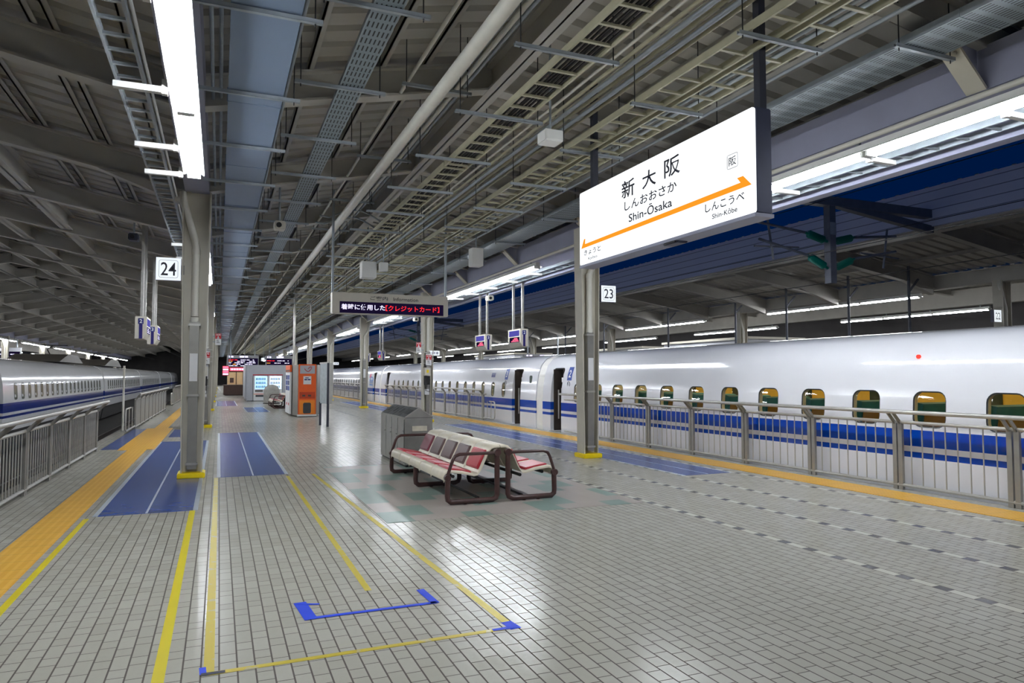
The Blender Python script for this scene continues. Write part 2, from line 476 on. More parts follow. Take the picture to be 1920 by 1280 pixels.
sheet('ceiling', [(22.4, VAL), (26, 5.75), (32, 5.2)], -14, YEND)
# raised monitor over the left tracks; added black sheets stand in for its dark openings
b = MB(); b.box(-8.3, -6.5, -14, YEND, 7.0, 7.06); struct(b.build('ceiling', 'sheet'))
for xx in (-8.32, -6.5): struct(MB().box(xx, xx + .02, -14, YEND, 6.2, 7.0).build('monitor_dark_sheet', 'black'))
struct(MB().box(33, 33.2, -14, YEND, -1.5, 6.5).build('wall_right', 'dark_wall'))
struct(MB().box(-25.2, -25, -14, YEND, -1.5, 6.5).build('wall_left', 'dark_wall'))
struct(MB().box(-25, 33, YEND, YEND + .3, -1.5, 8).build('wall_end', 'dark_wall'))
struct(MB().box(28.5, 28.9, -14, YEND, 4.5, 5.2).build('girder_far_right_outer', 'paint_roof'))
struct(MB().box(-20.8, -20.4, -14, YEND, 4.5, 5.2).build('girder_far_left_outer', 'paint_roof'))
sheet('ceiling', [(32, 5.2), (33.2, 5.0)], -14, YEND)

def frame(name, pts, y, h=0.34, w=0.2, haunch=None):
    """bent I-beam following pts (x, z of the TOP flange)"""
    b = MB()
    for (a, c) in zip(pts[:-1], pts[1:]):
        A = Vector((a[0], y, a[1])); C = Vector((c[0], y, c[1]))
        dz = Vector((0, 0, h))
        b.bar(A - dz, C - dz, w, 0.028)
        b.bar(A, C, w, 0.028)
        b.bar(A - dz / 2, C - dz / 2, 0.02, h)
    if haunch:
        for hx, hz, dx in haunch:      # deepened end towards a pillar
            b.prism([(hx, hz - .02), (hx + dx, hz - .02 + abs(dx) * .19), (hx, hz - 0.24)], 'y', y - .09, y + .09)
    return struct(b.build(name, 'paint_roof'))
kmax = 26
for k in range(-6, kmax):
    y = PY0 + 3.9167 * k
    frame('roof_beam', [(-0.3, VAL - .1), (3.25, 5.68), (8.3, 5.0)], y)
    hp = [(-0.6, VAL - .42, -1.2)] if k % 3 == 0 else None
    frame('roof_beam', [(-0.46, VAL - .1), (-7.4, 6.3), (-14.4, VAL - .1)], y, h=0.36, haunch=hp)
    if k < 22:
        frame('roof_beam', [(15.55, 5.9), (22.2, VAL - .1), (26, 5.6), (31, 5.2)], y, h=0.4,
              haunch=[(22.0, VAL - .46, -1.9)])
    # dividing plates of the monitor
    struct(MB().box(-8.3, -6.5, y - .05, y + .05, 6.3, 7.0).build('monitor_plate', 'paint_roof'))
    # gusset plates beside the right girder
    if y < 60:
        b = MB(); b.bar((6.35, y, 4.93), (6.9, y, 4.42), 0.2, 0.03)
        for q in range(8):
            t = 0.06 + (q // 2) * 0.1; sx = -.05 if q % 2 else .05
            b.lathe((6.35 + .55 * t - .02, y + sx, 4.93 - .51 * t - .015), [(.02, 0), (.02, -.025)], 8, (.68, 0, .73))
        struct(b.build('gusset_plate', 'paint'))
        struct(MB().prism([(6.38, 4.95), (6.9, 4.95), (6.9, 4.45)], 'y', y - .01, y + .01).build('gusset_web', 'girder'))
# longitudinal members: ridge beam, purlins, gutters, girder
def longbeam(name, x, z, h, w, m='paint_roof', y0=-4, y1=YEND):
    b = MB(); b.box(x - w / 2, x + w / 2, y0, y1, z, z + .03); b.box(x - w / 2, x + w / 2, y0, y1, z + h - .03, z + h); b.box(x - .012, x + .012, y0, y1, z, z + h)
    return struct(b.build(name, m))
longbeam('ridge_beam', 3.25, 5.3, 0.36, 0.2)
longbeam('roof_purlin_beam', -3.55, 5.22, 0.4, 0.24)
longbeam('roof_purlin_beam', -5.15, 5.55, 0.4, 0.24)
longbeam('roof_purlin_beam', -6.6, 5.85, 0.4, 0.2)
longbeam('roof_purlin_beam', -8.2, 5.85, 0.4, 0.2)
longbeam('roof_purlin_beam', -10.4, 5.35, 0.4, 0.22)
longbeam('roof_purlin_beam', -12.2, 4.98, 0.4, 0.2)
def zs(x):
    if x > 3.25: return 5.80 - (x - 3.25) * 0.1386
    if x > -0.38: return VAL + (x + .38) * 0.2149
    if x > -7.4: return VAL + (-.38 - x) * 0.2003
    return VAL + (x + 14.5) * 0.2
for x in (0.35, 0.9, 1.5, 1.75, 2.3, 4.3, 5.3, 6.3, 7.6, -0.95, -1.65, -1.85, -2.5, -2.7, -4.3, -9.2, -11.3, -13.3):
    z = zs(x) - .1
    b = MB(); b.box(x - .012, x + .012, -14, YEND, z - .0, z + .1); b.box(x - .012, x + .06, -14, YEND, z, z + .012)
    struct(b.build('roof_purlin', 'paint_roof'))
for x in (16.8, 18.4, 20.2):
    z = 6.02 - (x - 15.5) * .149 - .12
    struct(MB().box(x - .03, x + .03, -14, YEND, z, z + .1).build('roof_purlin', 'paint_roof'))
struct(MB().box(-0.56, -0.2, -14, YEND, 4.56, 4.96).build('gutter_girder_left', 'girder'))
struct(MB().box(6.92, 7.14, -14, YEND, 4.42, 4.86).build('girder_right', 'girder'))
struct(MB().prism([(8.05, 4.24), (8.42, 4.30), (8.42, 4.95), (8.30, 4.95), (8.05, 4.5)], 'y', -14, YEND).build('eaves_gutter_right', 'girder'))
struct(MB().prism([(7.14, 4.86), (8.05, 4.5), (8.05, 4.56), (7.14, 4.95)], 'y', -14, YEND).build('eaves_soffit_right', 'girder'))
struct(MB().box(7.3, 7.42, -14, YEND, 4.5, 4.62).build('eaves_beam_right', 'girder'))
struct(MB().box(-14.7, -14.3, -14, YEND, 4.5, 4.95).build('gutter_girder_far_left', 'girder'))
struct(MB().box(15.42, 15.5, -14, YEND, 5.12, 6.06).build('fascia_far_right', 'fascia_ribbed'))
struct(MB().box(15.5, 16.1, -14, YEND, 5.08, 5.12).build('fascia_soffit_far_right', 'paint_roof'))
struct(MB().box(22.1, 22.5, -14, YEND, 4.5, 4.95).build('gutter_girder_far_right', 'paint_roof'))

# ================================================================== pillars
def pillar(px, y, side, label, group=None, rich=False):
    """tapered H column, open towards the viewer; side -1 drain pipe comes from the left, +1 from the right"""
    t = thing('pillar', label, 'pillar', (px, y, 0), group)
    b = MB()
    for s in (-1, 1):
        b.prism([(px + s * .135, 0), (px + s * .155, 0), (px + s * .215, 4.56), (px + s * .195, 4.56)], 'y', y - .15, y + .15)
    b.prism([(px - .14, 0), (px + .14, 0), (px + .2, 4.56), (px - .2, 4.56)], 'y', y - .012, y + .012)
    b.build('column', 'paint', t)
    MB().box(px - .2, px + .2, y - .23, y + .2, 0, .085).build('base_guard', 'yellow', t, bevel=.012)
    d = MB()
    if side < 0: d.tube([(px - .22, y - .06, 4.55), (px - .19, y - .07, 4.36), (px - .02, y - .085, 3.78), (px, y - .085, 3.66), (px, y - .085, 2.55)], .058, 12)
    else: d.tube([(px + .25, y - .06, 4.4), (px + .16, y - .08, 3.9), (px + .03, y - .085, 3.68), (px, y - .085, 3.58), (px, y - .085, 2.5)], .058, 12)
    for z in (3.6, 2.5): d.lathe((px, y - .085, z), [(.066, -.04), (.066, .04)], 12)
    d.build('drain_pipe', 'pipe', t, smooth=True)
    MB().box(px - .07, px + .07, y - .14, y - .02, .13, 2.47).build('conduit_cover', 'steel_dull', t, bevel=.006)
    k = MB()
    for z in (2.4, 1.28, .2): k.box(px - .09, px + .09, y - .15, y - .02, z, z + .035)
    k.build('clip_band', 'steel', t)
    MB().box(px - .058, px + .058, y - .146, y - .14, 1.52, 1.96).build('blank_plate', 'white', t)
    if rich:
        s = MB().box(px - .16, px + .04, y - .3, y - .14, 1.62, 1.9).build('intercom_box', 'cabinet_beige', t, bevel=.01)
        MB().box(px - .1, px - .02, y - .304, y - .3, 1.72, 1.82).build('button_panel', 'yellow', s)
        MB().box(px - .14, px + .04, y - .26, y - .14, 1.3, 1.6).build('handset_box', 'black', t)
        MB().tube([(px - .05, y - .27, 1.4), (px - .12, y - .29, 1.1), (px + .02, y - .29, 1.05), (px + .04, y - .25, 1.5)], .012, 6).build('handset_cord', 'black', t, smooth=True)
        MB().box(px - .13, px + .03, y - .18, y - .14, .95, 1.15).build('notice_plate', 'white', t)
    return t
for i in range(9):
    y = PY0 + BAY * i
    where = ['nearest on the left row, beside the 24 sign', 'with emergency intercom, second from the front in the left row',
             'third from the front in the left row', 'fourth from the front in the left row', 'fifth from the front in the left row'] + ['%s from the front in the left row' % ORD[j] for j in range(5, 9)]
    pillar(PX_L, y, -1, 'tapered grey steel pillar ' + where[i], 'left pillar row', rich=(i == 1))
    where = ['nearest on the right row, under the station name sign', 'with emergency intercom, behind the steel litter bin',
             'third from the front in the right row', 'fourth from the front in the right row', 'fifth from the front in the right row'] + ['%s from the front in the right row' % ORD[j] for j in range(5, 9)]
    pillar(PX_R, y, 1, 'tapered grey steel pillar ' + where[i], 'right pillar row', rich=(i == 1))
far_p = pillar(22.3, 14.2, -1, 'grey steel pillar beside the 22 sign on the platform beyond the white train', 'pillars on the platform beyond the right train')
for i in range(1, 7):
    dup(far_p, (22.3, 14.2 + BAY * i, 0), 'grey steel pillar beyond the right train, %s along from the 22 sign' % ORD[i - 1])
lp = dup(far_p, (-14.5, 26.5, 0), 'grey steel pillar of the platform beyond the left train, first along', 'pillars on the platform beyond the left train')
for i in range(1, 9):
    dup(lp, (-14.5, 26.5 + BAY * i, 0), 'grey steel pillar of the platform beyond the left train, %s along' % ORD[i])

# ================================================================== fluorescent lights
def light_row(px, y, z, arm, label, group, tubes=3, tm='tube', hang=4.57):
    t = thing('fluorescent_light', label, 'light fixture', (px, y, z), group)
    L = 2.46
    MB().box(px - .05, px + .05, y, y + L * tubes, z + .03, z + .12).build('housing', 'lamp_white', t)
    b = MB(); b.prism([(px - .125, z + .01), (px - .118, z + .01), (px - .075, z + .03), (px + .075, z + .03), (px + .118, z + .01), (px + .125, z + .01), (px + .08, z + .042), (px - .08, z + .042)], 'y', y, y + L * tubes)
    b.build('reflector', 'lamp_white', t)
    for q in range(tubes):
        for s in (-1, 1):
            MB().tube([(px + s * .055, y + L * q + .05, z - .015), (px + s * .055, y + L * (q + 1) - .05, z - .015)], .019, 8).build('tube', tm, t, smooth=True)
        for yy in (y + L * q + .02, y + L * (q + 1) - .05):
            MB().box(px - .078, px + .078, yy, yy + .03, z - .038, z + .03).build('tube_socket', 'lamp_white', t)
    for q in range(4):
        yy = y + .4 + q * (L * tubes - .8) / 3
        MB().box(px - .02, px + .02, yy - .02, yy + .02, z + .12, hang).build('hanger_stem', 'galv', t)
    if arm:
        for q in range(5):
            yy = y + (.95, 2.7, 4.45, 6.2, 7.34)[q] if arm < 0 else y + (1.0, 2.58, 4.12, 5.75, 7.25)[q]
            a = MB().box(px + arm * .13, px + arm * .57, yy - .03, yy + .03, z - .035, z + .02)
            a.box(px + arm * .13, px + arm * .18, yy - .03, yy + .03, z - .045, z + .09)
            a.build('bracket_arm', 'lamp_white', t)
    return t
LZ = 4.2
p = light_row(PX_L + .03, 2.57, LZ, -1, 'fluorescent light line over the left pillar row, brightest at the top of the photo', 'lights over the left pillar row')
dup(p, (PX_L + .03, 2.57 - BAY, LZ), 'fluorescent light line over the left pillar row, out of view behind the viewer')
for i in range(1, 11): dup(p, (PX_L + .03, 2.57 + BAY * i, LZ), 'fluorescent light line over the left pillar row, %s from the front' % ORD[i])
p = light_row(6.98, 3.45, LZ, 1, 'fluorescent light line over the right pillar row, nearest, beside the name sign', 'lights over the right pillar row', hang=4.43)
dup(p, (6.98, 3.45 - BAY, LZ), 'fluorescent light line over the right pillar row, out of view behind the viewer')
for i in range(1, 11): dup(p, (6.98, 3.45 + BAY * i, LZ), 'fluorescent light line over the right pillar row, %s from the front' % ORD[i])
p = light_row(22.4, 17.0, 4.35, 0, 'fluorescent light line on the near side of the platform beyond the right train, first', 'lights beyond the right train, near row', 3, 'tube_far')
for i in range(1, 10): dup(p, (22.4, 17.0 + BAY * i, 4.35), 'fluorescent light line on the near side of the platform beyond the right train, %s' % ORD[i])
for i in range(8): dup(p, (28.7, 7.0 + BAY * i, 4.3), 'fluorescent light line on the far side of the platform beyond the right train, %s' % ORD[i], 'lights beyond the right train, far row')
p4 = light_row(-14.4, 19.0, 4.25, 0, 'fluorescent light line on the near side of the platform beyond the left train, first', 'lights beyond the left train, near row', 4, 'tube_far')
for i in range(1, 10): dup(p4, (-14.4, 19.0 + BAY * i, 4.25), 'fluorescent light line on the near side of the platform beyond the left train, %s' % ORD[i])
for i in range(7): dup(p, (-20.6, 40.0 + BAY * i, 4.25), 'fluorescent light line on the far side of the platform beyond the left train, %s' % ORD[i], 'lights beyond the left train, far row')

# ================================================================== trains
PROF = [(0.16, -1.15), (0.05, -0.5), (0.0, 0.1), (0.0, 0.85), (0.03, 1.3), (0.09, 1.65), (0.19, 1.93), (0.36, 2.13), (0.62, 2.24), (1.05, 2.30), (1.65, 2.32)]
def profile(xf, s, inset=0.0):
    """section of a car: xf side face seen by us, s = +1 body extends to +X"""
    w = 3.3
    half = [(max(d, inset), min(max(z, -0.05 if inset else -9), 2.32 - inset * 1.2)) for d, z in PROF]
    if inset:
        half = [(inset + .01, 0.0), (inset + .01, .85), (inset + .04, 1.3), (inset + .1, 1.65), (inset + .22, 1.93), (inset + .5, 2.1)]
    pts = [(xf + s * d, z) for d, z in half] + [(xf + s * (w - d), z) for d, z in reversed(half)]
    out = []
    for p in pts:
        if not out or (abs(p[0] - out[-1][0]) + abs(p[1] - out[-1][1])) > 1e-5: out.append(p)
    return out
def side_x(xf, s, z):
    for (d0, z0), (d1, z1) in zip(PROF[:-1], PROF[1:]):
        if z0 <= z <= z1: return xf + s * (d0 + (d1 - d0) * (z - z0) / (z1 - z0))
    return xf
def boolean(o, cut):
    m = o.modifiers.new('b', 'BOOLEAN'); m.operation = 'DIFFERENCE'; m.solver = 'EXACT'; m.object = cut
    dg = bpy.context.evaluated_depsgraph_get(); dg.update()
    me = bpy.data.meshes.new_from_object(o.evaluated_get(dg))
    o.modifiers.clear(); old = o.data; o.data = me; bpy.data.meshes.remove(old)
    bpy.data.objects.remove(cut)
def car(label, group, xf, s, y0, y1, wins, ww, doors, paint, interior=False, z0=.88, z1=1.39, gm='dark_glass'):
    t = thing('train_car', label, 'train car', (xf, y0, 0), group)
    body = MB().prism(profile(xf, s), 'y', y0, y1).build('car_body', paint, t)
    bpy.context.view_layer.update()
    if interior:
        c = MB().prism(profile(xf, s, .09), 'y', y0 + 2.1, y1 - 2.1).build('cut', paint, t); boolean(body, c)
    cm = MB()
    dep = .4
    for wy in (wins if interior else ()):
        pts = rrect(wy - ww / 2, wy + ww / 2, z0, z1, min(ww * .42, .13))
        cm.prism(pts, 'x', xf - s * .2, xf + s * dep) if s > 0 else cm.prism(pts, 'x', xf + s * dep, xf - s * .2)
    for dy in doors:
        pts = rrect(dy - .35, dy + .35, -0.02, 1.84, .09)
        cm.prism(pts, 'x', xf - s * .2, xf + s * .9) if s > 0 else cm.prism(pts, 'x', xf + s * .9, xf - s * .2)
    if cm.v:
        c = cm.build('cut', paint, t); bpy.context.view_layer.update(); boolean(body, c)
    for p in body.data.polygons: p.use_smooth = True
    body.data.set_sharp_from_angle(angle=RAD(30))
    zc = (z0 + z1) / 2
    xw = side_x(xf, s, zc)
    w0 = None
    for wy in wins:
        if w0 is None:
            pts = rrect(wy - ww / 2, wy + ww / 2, z0, z1, min(ww * .42, .13)); ip = rrect(wy - ww / 2 + .02, wy + ww / 2 - .02, z0 + .02, z1 - .02, min(ww * .38, .11))
            n = len(pts)
            m = MB(); X = lambda z, d: side_x(xf, s, z) + s * d
            e0, e1, e2 = (.004, .012, .018) if interior else (-.002, -.006, -.004)
            m.add([(X(p[1], e0), p[0], p[1]) for p in pts] + [(X(p[1], e1), p[0], p[1]) for p in ip],
                  [(i, (i + 1) % n, n + (i + 1) % n, n + i) for i in range(n)])
            w0 = m.build('window', 'seal', t)
            g = MB().add([(X(p[1], e2), p[0], p[1]) for p in ip], [tuple(range(n))]).build('pane', gm, t); g.parent = w0
            wy0 = wy
        else:
            w = w0.copy(); COL.objects.link(w); w.parent = t; w.location = (0, wy - wy0, 0)
            g = w0.children[0].copy(); COL.objects.link(g); g.parent = w
    for dy in doors:
        v = MB(); x1 = xf + s * .88
        v.box(min(xf + s * .1, x1), max(xf + s * .1, x1), dy - .335, dy - .315, 0, 1.8)
        v.box(min(xf + s * .1, x1), max(xf + s * .1, x1), dy + .315, dy + .335, 0, 1.8)
        v.box(min(x1, x1 - s * .02), max(x1, x1 - s * .02), dy - .33, dy + .33, 0, 1.8)
        d = v.build('doorway', 'vestibule', t)
        MB().tube([(xf + s * .16, dy + .12, .35), (xf + s * .16, dy + .12, 1.2)], .022, 8).build('grab_rail', 'steel', d, smooth=True)
        MB().box(*sorted((xf + s * .3, xf + s * .32)), dy + .02, dy + .24, .55, 1.25).build('inner_panel', 'steel', d)
        MB().box(*sorted((xf + s * .26, xf + s * .262)), dy - .1, dy + .12, 1.42, 1.56).build('notice', 'white', d)
        MB().box(*sorted((xf + s * .02, xf - s * .05)), dy - .33, dy + .33, -.03, 0.005).build('door_sill', 'steel', d)
    return t
def seat_proto(t, xf, s, wy, big):
    m = MB()
    x0, x1 = sorted((xf + s * .2, xf + s * 1.25))
    # row of seats facing +Y, seen from behind/side
    m.prism([(wy + .05, .28), (wy + .5, .3), (wy + .5, .42), (wy + .06, .40)], 'x', x0, x1)
    m.prism([(wy - .06, .35), (wy + .06, .38), (wy - .06, 1.16), (wy - .1, 1.22), (wy - .2, 1.2), (wy - .18, 1.1)], 'x', x0, x1)
    o = m.build('seat', 'seat_teal', t)
    p = MB().prism([(wy - .19, 1.05), (wy - .2, 1.05), (wy - .08, .3), (wy - .07, .3)], 'x', x0 + .03, x1 - .03).build('seat_back_panel', 'seat_gold', o)
    return o
def car_interior(t, xf, s, y0, y1, wins, big):
    xi = xf + s * 3.16
    MB().box(*sorted((xf + s * .12, xi)), y0 + 2.12, y1 - 2.12, -.02, .06).build('cabin_floor', 'seat_gold', t)
    MB().box(*sorted((xi, xi - s * .02)), y0 + 2.15, y1 - 2.15, .06, 2.0).build('cabin_wall', 'interior_yellow', t)
    k = MB()
    MB().box(*sorted((xf + s * 1.5, xf + s * 1.8)), y0 + 2.3, y1 - 2.3, 2.03, 2.06).build('cabin_light', 'car_light', t)
    MB().box(*sorted((xf + s * .35, xf + s * .75)), y0 + 2.3, y1 - 2.3, 1.62, 1.66).build('luggage_rack', 'steel', t)
    o0 = None
    for i, wy in enumerate(wins):
        yy = wy + .42
        if o0 is None:
            o0 = seat_proto(t, xf, s, yy, big); b0 = yy
        else:
            o = o0.copy(); COL.objects.link(o); o.parent = t; o.location = (0, yy - b0, 0)
            for c in o0.children: d = c.copy(); COL.objects.link(d); d.parent = o
        if i % 2:
            MB().box(*sorted((xi - s * .02, xi - s * .04)), wy - .05, wy + .5, .9, 1.5).build('far_window', 'dark_glass', t)
XR = 9.12
CL = 23.33
w2 = [19.53 - 2.2 - 1.04 * k for k in range(0, 17)]
w2 = [17.26 - 1.04 * k for k in range(17)]
c2 = car('white train car 2 with wide yellow-lit windows and blue stripes, nearest on the right', 'cars of the right train', XR, 1, 19.53 - 22.8, 19.53, w2, .5, [18.62], 'car_paint', True, gm='glass')
car_interior(c2, XR, 1, 19.53 - 22.8, 19.53, w2, True)
w3 = [22.78 + 1.035 * k for k in range(17)]
c3 = car('white train car 3 with narrow oval windows and blue stripes, second on the right', 'cars of the right train', XR, 1, 20.03, 42.85, w3, .33, [21.62, 41.15], 'car_paint', True, gm='glass')
car_interior(c3, XR, 1, 20.03, 42.85, w3, False)
w4 = [48.2 + 1.035 * k for k in range(16)]
c4 = car('white train car with round blue emblem beside its door, third on the right', 'cars of the right train', XR, 1, 43.35, 66.2, w4, .33, [44.9, 64.6], 'car_paint')
cg = [c4]
for i in range(3):
    cg.append(dup(c4, (XR, 66.7 + CL * i, 0), 'distant white train car on the right, %s from the front' % ORD[3 + i]))
# gangway covers between the cars
for i in range(5):
    y = (19.53, 42.85, 66.2, 89.55, 112.88)[i]
    t = thing('gangway_cover', ['cream ribbed cover closing the gap between cars 2 and 3', 'cream ribbed cover between the second and third white cars', 'cream ribbed cover between the third and fourth white cars', 'cream ribbed cover between the fourth and fifth white cars', 'cream ribbed cover between the fifth and sixth white cars'][i], 'gangway cover', (XR, y, 0), 'gangway covers of the right train')
    if i == 0:
        b = MB(); pr = [(p[0] if abs(p[0] - XR - 1.65) > 1.6 else p[0], p[1]) for p in profile(XR + .03, 1)]
        b.prism(pr, 'y', y, y + .5).build('cover', 'bellows', t)
        for q in range(7):
            z = -.4 + q * .33
            x = side_x(XR + .03, 1, z)
            MB().box(x - .008, x + .02, y + .02, y + .48, z, z + .02).build('rib', 'bellows', t)
        gw = t
    else:
        for ch in gw.children:
            c = ch.copy(); COL.objects.link(c); c.parent = t
# plates and writing on the cars; the viewer looks towards +X: reading direction is -Y
NU, UP = (0, -1, 0), (0, 0, 1)
def plate(name, t, yc, zc, w, h, m, body=None, tm='white', hh=.6, sub=None):
    zz = sorted({zc - h / 2, zc + h / 2} | {k for _, k in PROF if zc - h / 2 < k < zc + h / 2}); n = len(zz)
    o = MB().add([(side_x(XR, 1, z) - .004, yy, z) for z in zz for yy in (yc - w / 2, yc + w / 2)],
                 [(2 * k, 2 * k + 1, 2 * k + 3, 2 * k + 2) for k in range(n - 1)]).build(name, m, t)
    if body:
        conform(text(body, 'lettering', tm, o, (XR, yc, zc), NU, UP, height=h * hh, anchor='c'), .009)
    return o
def conform(o, d):
    """lay lettering onto the curved side of the car"""
    for v in o.data.vertices: v.co.x = side_x(XR, 1, v.co.z) - d - root_of(o).location.x
    return o
plate('number_plate', c2, 17.86, 1.67, .28, .38, 'plate_blue', '2', hh=.55)
plate('number_plate', c3, 22.62, 1.67, .28, .38, 'plate_blue', '3', hh=.55)
plate('destination_screen', c2, 16.98, 1.62, .34, .26, 'magenta', 'D', hh=.5)
plate('destination_screen', c3, 23.9, 1.64, .38, .16, 'navy')
plate('destination_screen', c4, 46.4, 1.62, .42, .26, 'magenta')
plate('destination_screen', c4, 62.2, 1.62, .3, .16, 'navy')
for t, y in ((c2, 17.86), (c3, 22.62)):
    x = side_x(XR, 1, 1.36)
    MB().tube([(x - .004, y + .075 * math.cos(a * math.pi / 8), 1.36 + .085 * math.sin(a * math.pi / 8)) for a in range(16)], .006, 6, closed=True).build('no_smoking_mark', 'ink', t)
    MB().bar((x - .004, y + .05, 1.42), (x - .004, y - .05, 1.30), .008, .006).build('no_smoking_bar', 'ink', t)
MB().prism(rrect(20.44, 20.6, 1.3, 1.62, .07), 'x', side_x(XR, 1, 1.45) - .012, side_x(XR, 1, 1.45) + .05).build('crew_window', 'dark_glass', c3)
MB().lathe((side_x(XR, 1, 1.88) - .03, 7.1, 1.88), [(.03, 0), (.03, .03)], 12, (1, 0, 0)).build('indicator_lamp', 'indicator_red', c2)
# round blue emblem with lettering beside the door of the third car
MB().tube([(side_x(XR, 1, 1.22 + .34 * math.sin(a * math.pi / 12)) - .005, 45.9 + .52 * math.cos(a * math.pi / 12), 1.22 + .34 * math.sin(a * math.pi / 12)) for a in range(1, 12)], .022, 6).build('emblem_arc', 'logo_blue', c4)
conform(text('N700', 'emblem_lettering', 'logo_blue', c4, (XR, 45.9, 1.25), NU, UP, width=.95, height=.24, anchor='c'), .006)
MB().box(side_x(XR, 1, 1.0) - .006, side_x(XR, 1, 1.0), 45.4, 46.4, 1.0, 1.07).build('emblem_stripe', 'logo_blue', c4)

XL = -6.85
wl = [30.8 + 1.035 * k for k in range(20)]
cl = car('white and blue train car with tall narrow windows, nearest on the left tracks', 'cars of the left train', XL, -1, 29.15, 51.9, wl, .5, [], 'car_paint_old', False, .74, 1.36, 'pane_grey')
dup(cl, (XL, 29.15 - CL, 0), 'white and blue train car at the left edge, partly out of view')
for i in range(1, 5):
    dup(cl, (XL, 29.15 + CL * i, 0), 'white and blue train car on the left tracks, %s away' % ['second', 'third', 'fourth', 'fifth'][i - 1])
for i in range(5):
    t = thing('gangway_cover', 'grey cover between the %s and %s cars of the left train' % (['cut-off', 'nearest', 'second', 'third', 'fourth'][i], ['nearest', 'second', 'third', 'fourth', 'fifth'][i]), 'gangway cover', (XL, 28.57 + CL * i, 0), 'gangway covers of the left train')
    if i == 0:
        MB().prism([(p[0], min(p[1], 2.2)) for p in profile(XL - .12, -1)], 'y', 28.57, 29.15).build('cover', 'cover_grey', t); gl = t
    else:
        for ch in gl.children: c = ch.copy(); COL.objects.link(c); c.parent = t
# pantograph covers on the left train roof
def panto(y, l, h, label):
    t = thing('pantograph_cover', label, 'roof equipment', (XL - 1.6, y, 2.33), 'roof gear of the left train')
    MB().prism([(y, 2.33), (y + l * .35, 2.33 + h), (y + l * .75, 2.33 + h), (y + l, 2.33)], 'x', XL - 2.9, XL - .5).build('cover_shell', 'pantograph', t)
    MB().tube([(XL - 1.6, y + l * .6, 2.25 + h), (XL - 1.6, y + l * .45, 2.6 + h), (XL - 1.6, y + l * .65, 2.85 + h)], .03, 6).build('collector_arm', 'black', t)
    MB().bar((XL - 2.3, y + l * .65, 2.87 + h), (XL - .9, y + l * .65, 2.87 + h), .06, .04).build('collector_head', 'black', t)
    return t
panto(41.0, 6.5, .42, 'low grey streamlined hump on the roof of the nearest left car')
panto(56.0, 9.0, .5, 'long grey box on the roof of the second left car')

# ================================================================== fences
def fence(label, x, posts, y0, y1, lean, bars_per, group, solid=False, ztop=.95, zhand=1.1, loop=None, handrail=True):
    t = thing('platform_fence', label, 'fence', (x, (y0 + y1) / 2, 0), group)
    MB().tube([(x, y0, .07), (x, y1, .07)], .024, 8).build('bottom_rail', 'steel', t, smooth=True)
    MB().tube([(x, y0, ztop), (x, y1, ztop)], .024, 8).build('top_rail', 'steel', t, smooth=True)
    if handrail:
        MB().tube([(x + lean, y0, zhand), (x + lean, y1, zhand)], .03, 10).build('handrail', 'steel', t, smooth=True)
    p0 = None
    for y in posts:
        for dy in (-.043, .043):
            if p0 is None:
                m = MB().box(x - .022, x + .022, y + dy - .032, y + dy + .032, 0, ztop + .01)
                p0 = m.build('post', 'steel_dull', t); py = y + dy
                MB().bar((x, y + dy, ztop - .02), (x + lean, y + dy, zhand - .01), .045, .02, (0, 1, 0)).build('bracket', 'steel_dull', p0)
            else:
                o = p0.copy(); COL.objects.link(o); o.parent = t; o.location = (0, y + dy - py, 0)
                for c in p0.children: d = c.copy(); COL.objects.link(d); d.parent = o
    b0 = None
    ps = sorted(posts)
    for a, c in zip(ps[:-1], ps[1:]):
        if solid:
            MB().box(x - .012, x + .012, a + .11, c - .11, .1, ztop - .02).build('panel', 'steel_dull', t)
            continue
        for q in range(bars_per):
            yy = a + .12 + (c - a - .24) * (q + .5) / bars_per
            if b0 is None:
                b0 = MB().tube([(x, yy, .07), (x, yy, ztop)], .0095, 6).build('bar', 'steel', t, smooth=True); by = yy
            else:
                o = b0.copy(); COL.objects.link(o); o.parent = t; o.location = (0, yy - by, 0)
    if loop:
        for (ya, yb) in loop:
            sg = 1 if yb > ya else -1
            MB().tube([(x, ya, .1), (x, yb - sg * .1, .1), (x, yb - sg * .03, .14), (x, yb, .24), (x, yb, .56), (x, yb - sg * .03, .66), (x, yb - sg * .1, .7), (x, (ya + yb) / 2 + .01, .7)], .022, 8).build('end_loop', 'steel', t, smooth=True)
            for q in (.3, .65): MB().tube([(x, ya + (yb - ya) * q, .1), (x, ya + (yb - ya) * q, .7)], .014, 6).build('loop_bar', 'steel', t)
    return t
pr = [5.62 + 1.585 * k for k in range(-3, 8)]
fence('long steel railing in front of train car 2, nearest on the right edge', 8.95, pr, pr[0] - .2, pr[-1] + 1.0, -.15, 8, 'railings on the right edge')
pr = [24.3 + 1.585 * k for k in range(11)]
fence('steel railing in front of train car 3, between the two open doors', 8.95, pr, 24.0, pr[-1] + .3, -.15, 8, 'railings on the right edge', loop=[(24.2, 23.1)])
pr = [47.6 + 1.9 * k for k in range(9)]
fence('third steel railing along the right edge, behind the map board', 8.95, pr, 47.3, pr[-1] + .3, -.15, 8, 'railings on the right edge', loop=[(47.4, 46.3)])
pr = [71.0 + 2.4 * k for k in range(8)]
fence('farthest steel railing along the right edge', 8.95, pr, 70.7, pr[-1] + .3, -.15, 8, 'railings on the right edge')
pl = [17.35 - 1.5 * k for k in range(0, 11)]
fence('long steel railing along the left edge, nearest, with slanted plates under its handrail', -2.4, pl, pl[-1] - .2, 17.45, .2, 9, 'railings on the left edge', ztop=.86, zhand=1.05)
pl = [24.2 + 1.45 * k for k in range(10)]
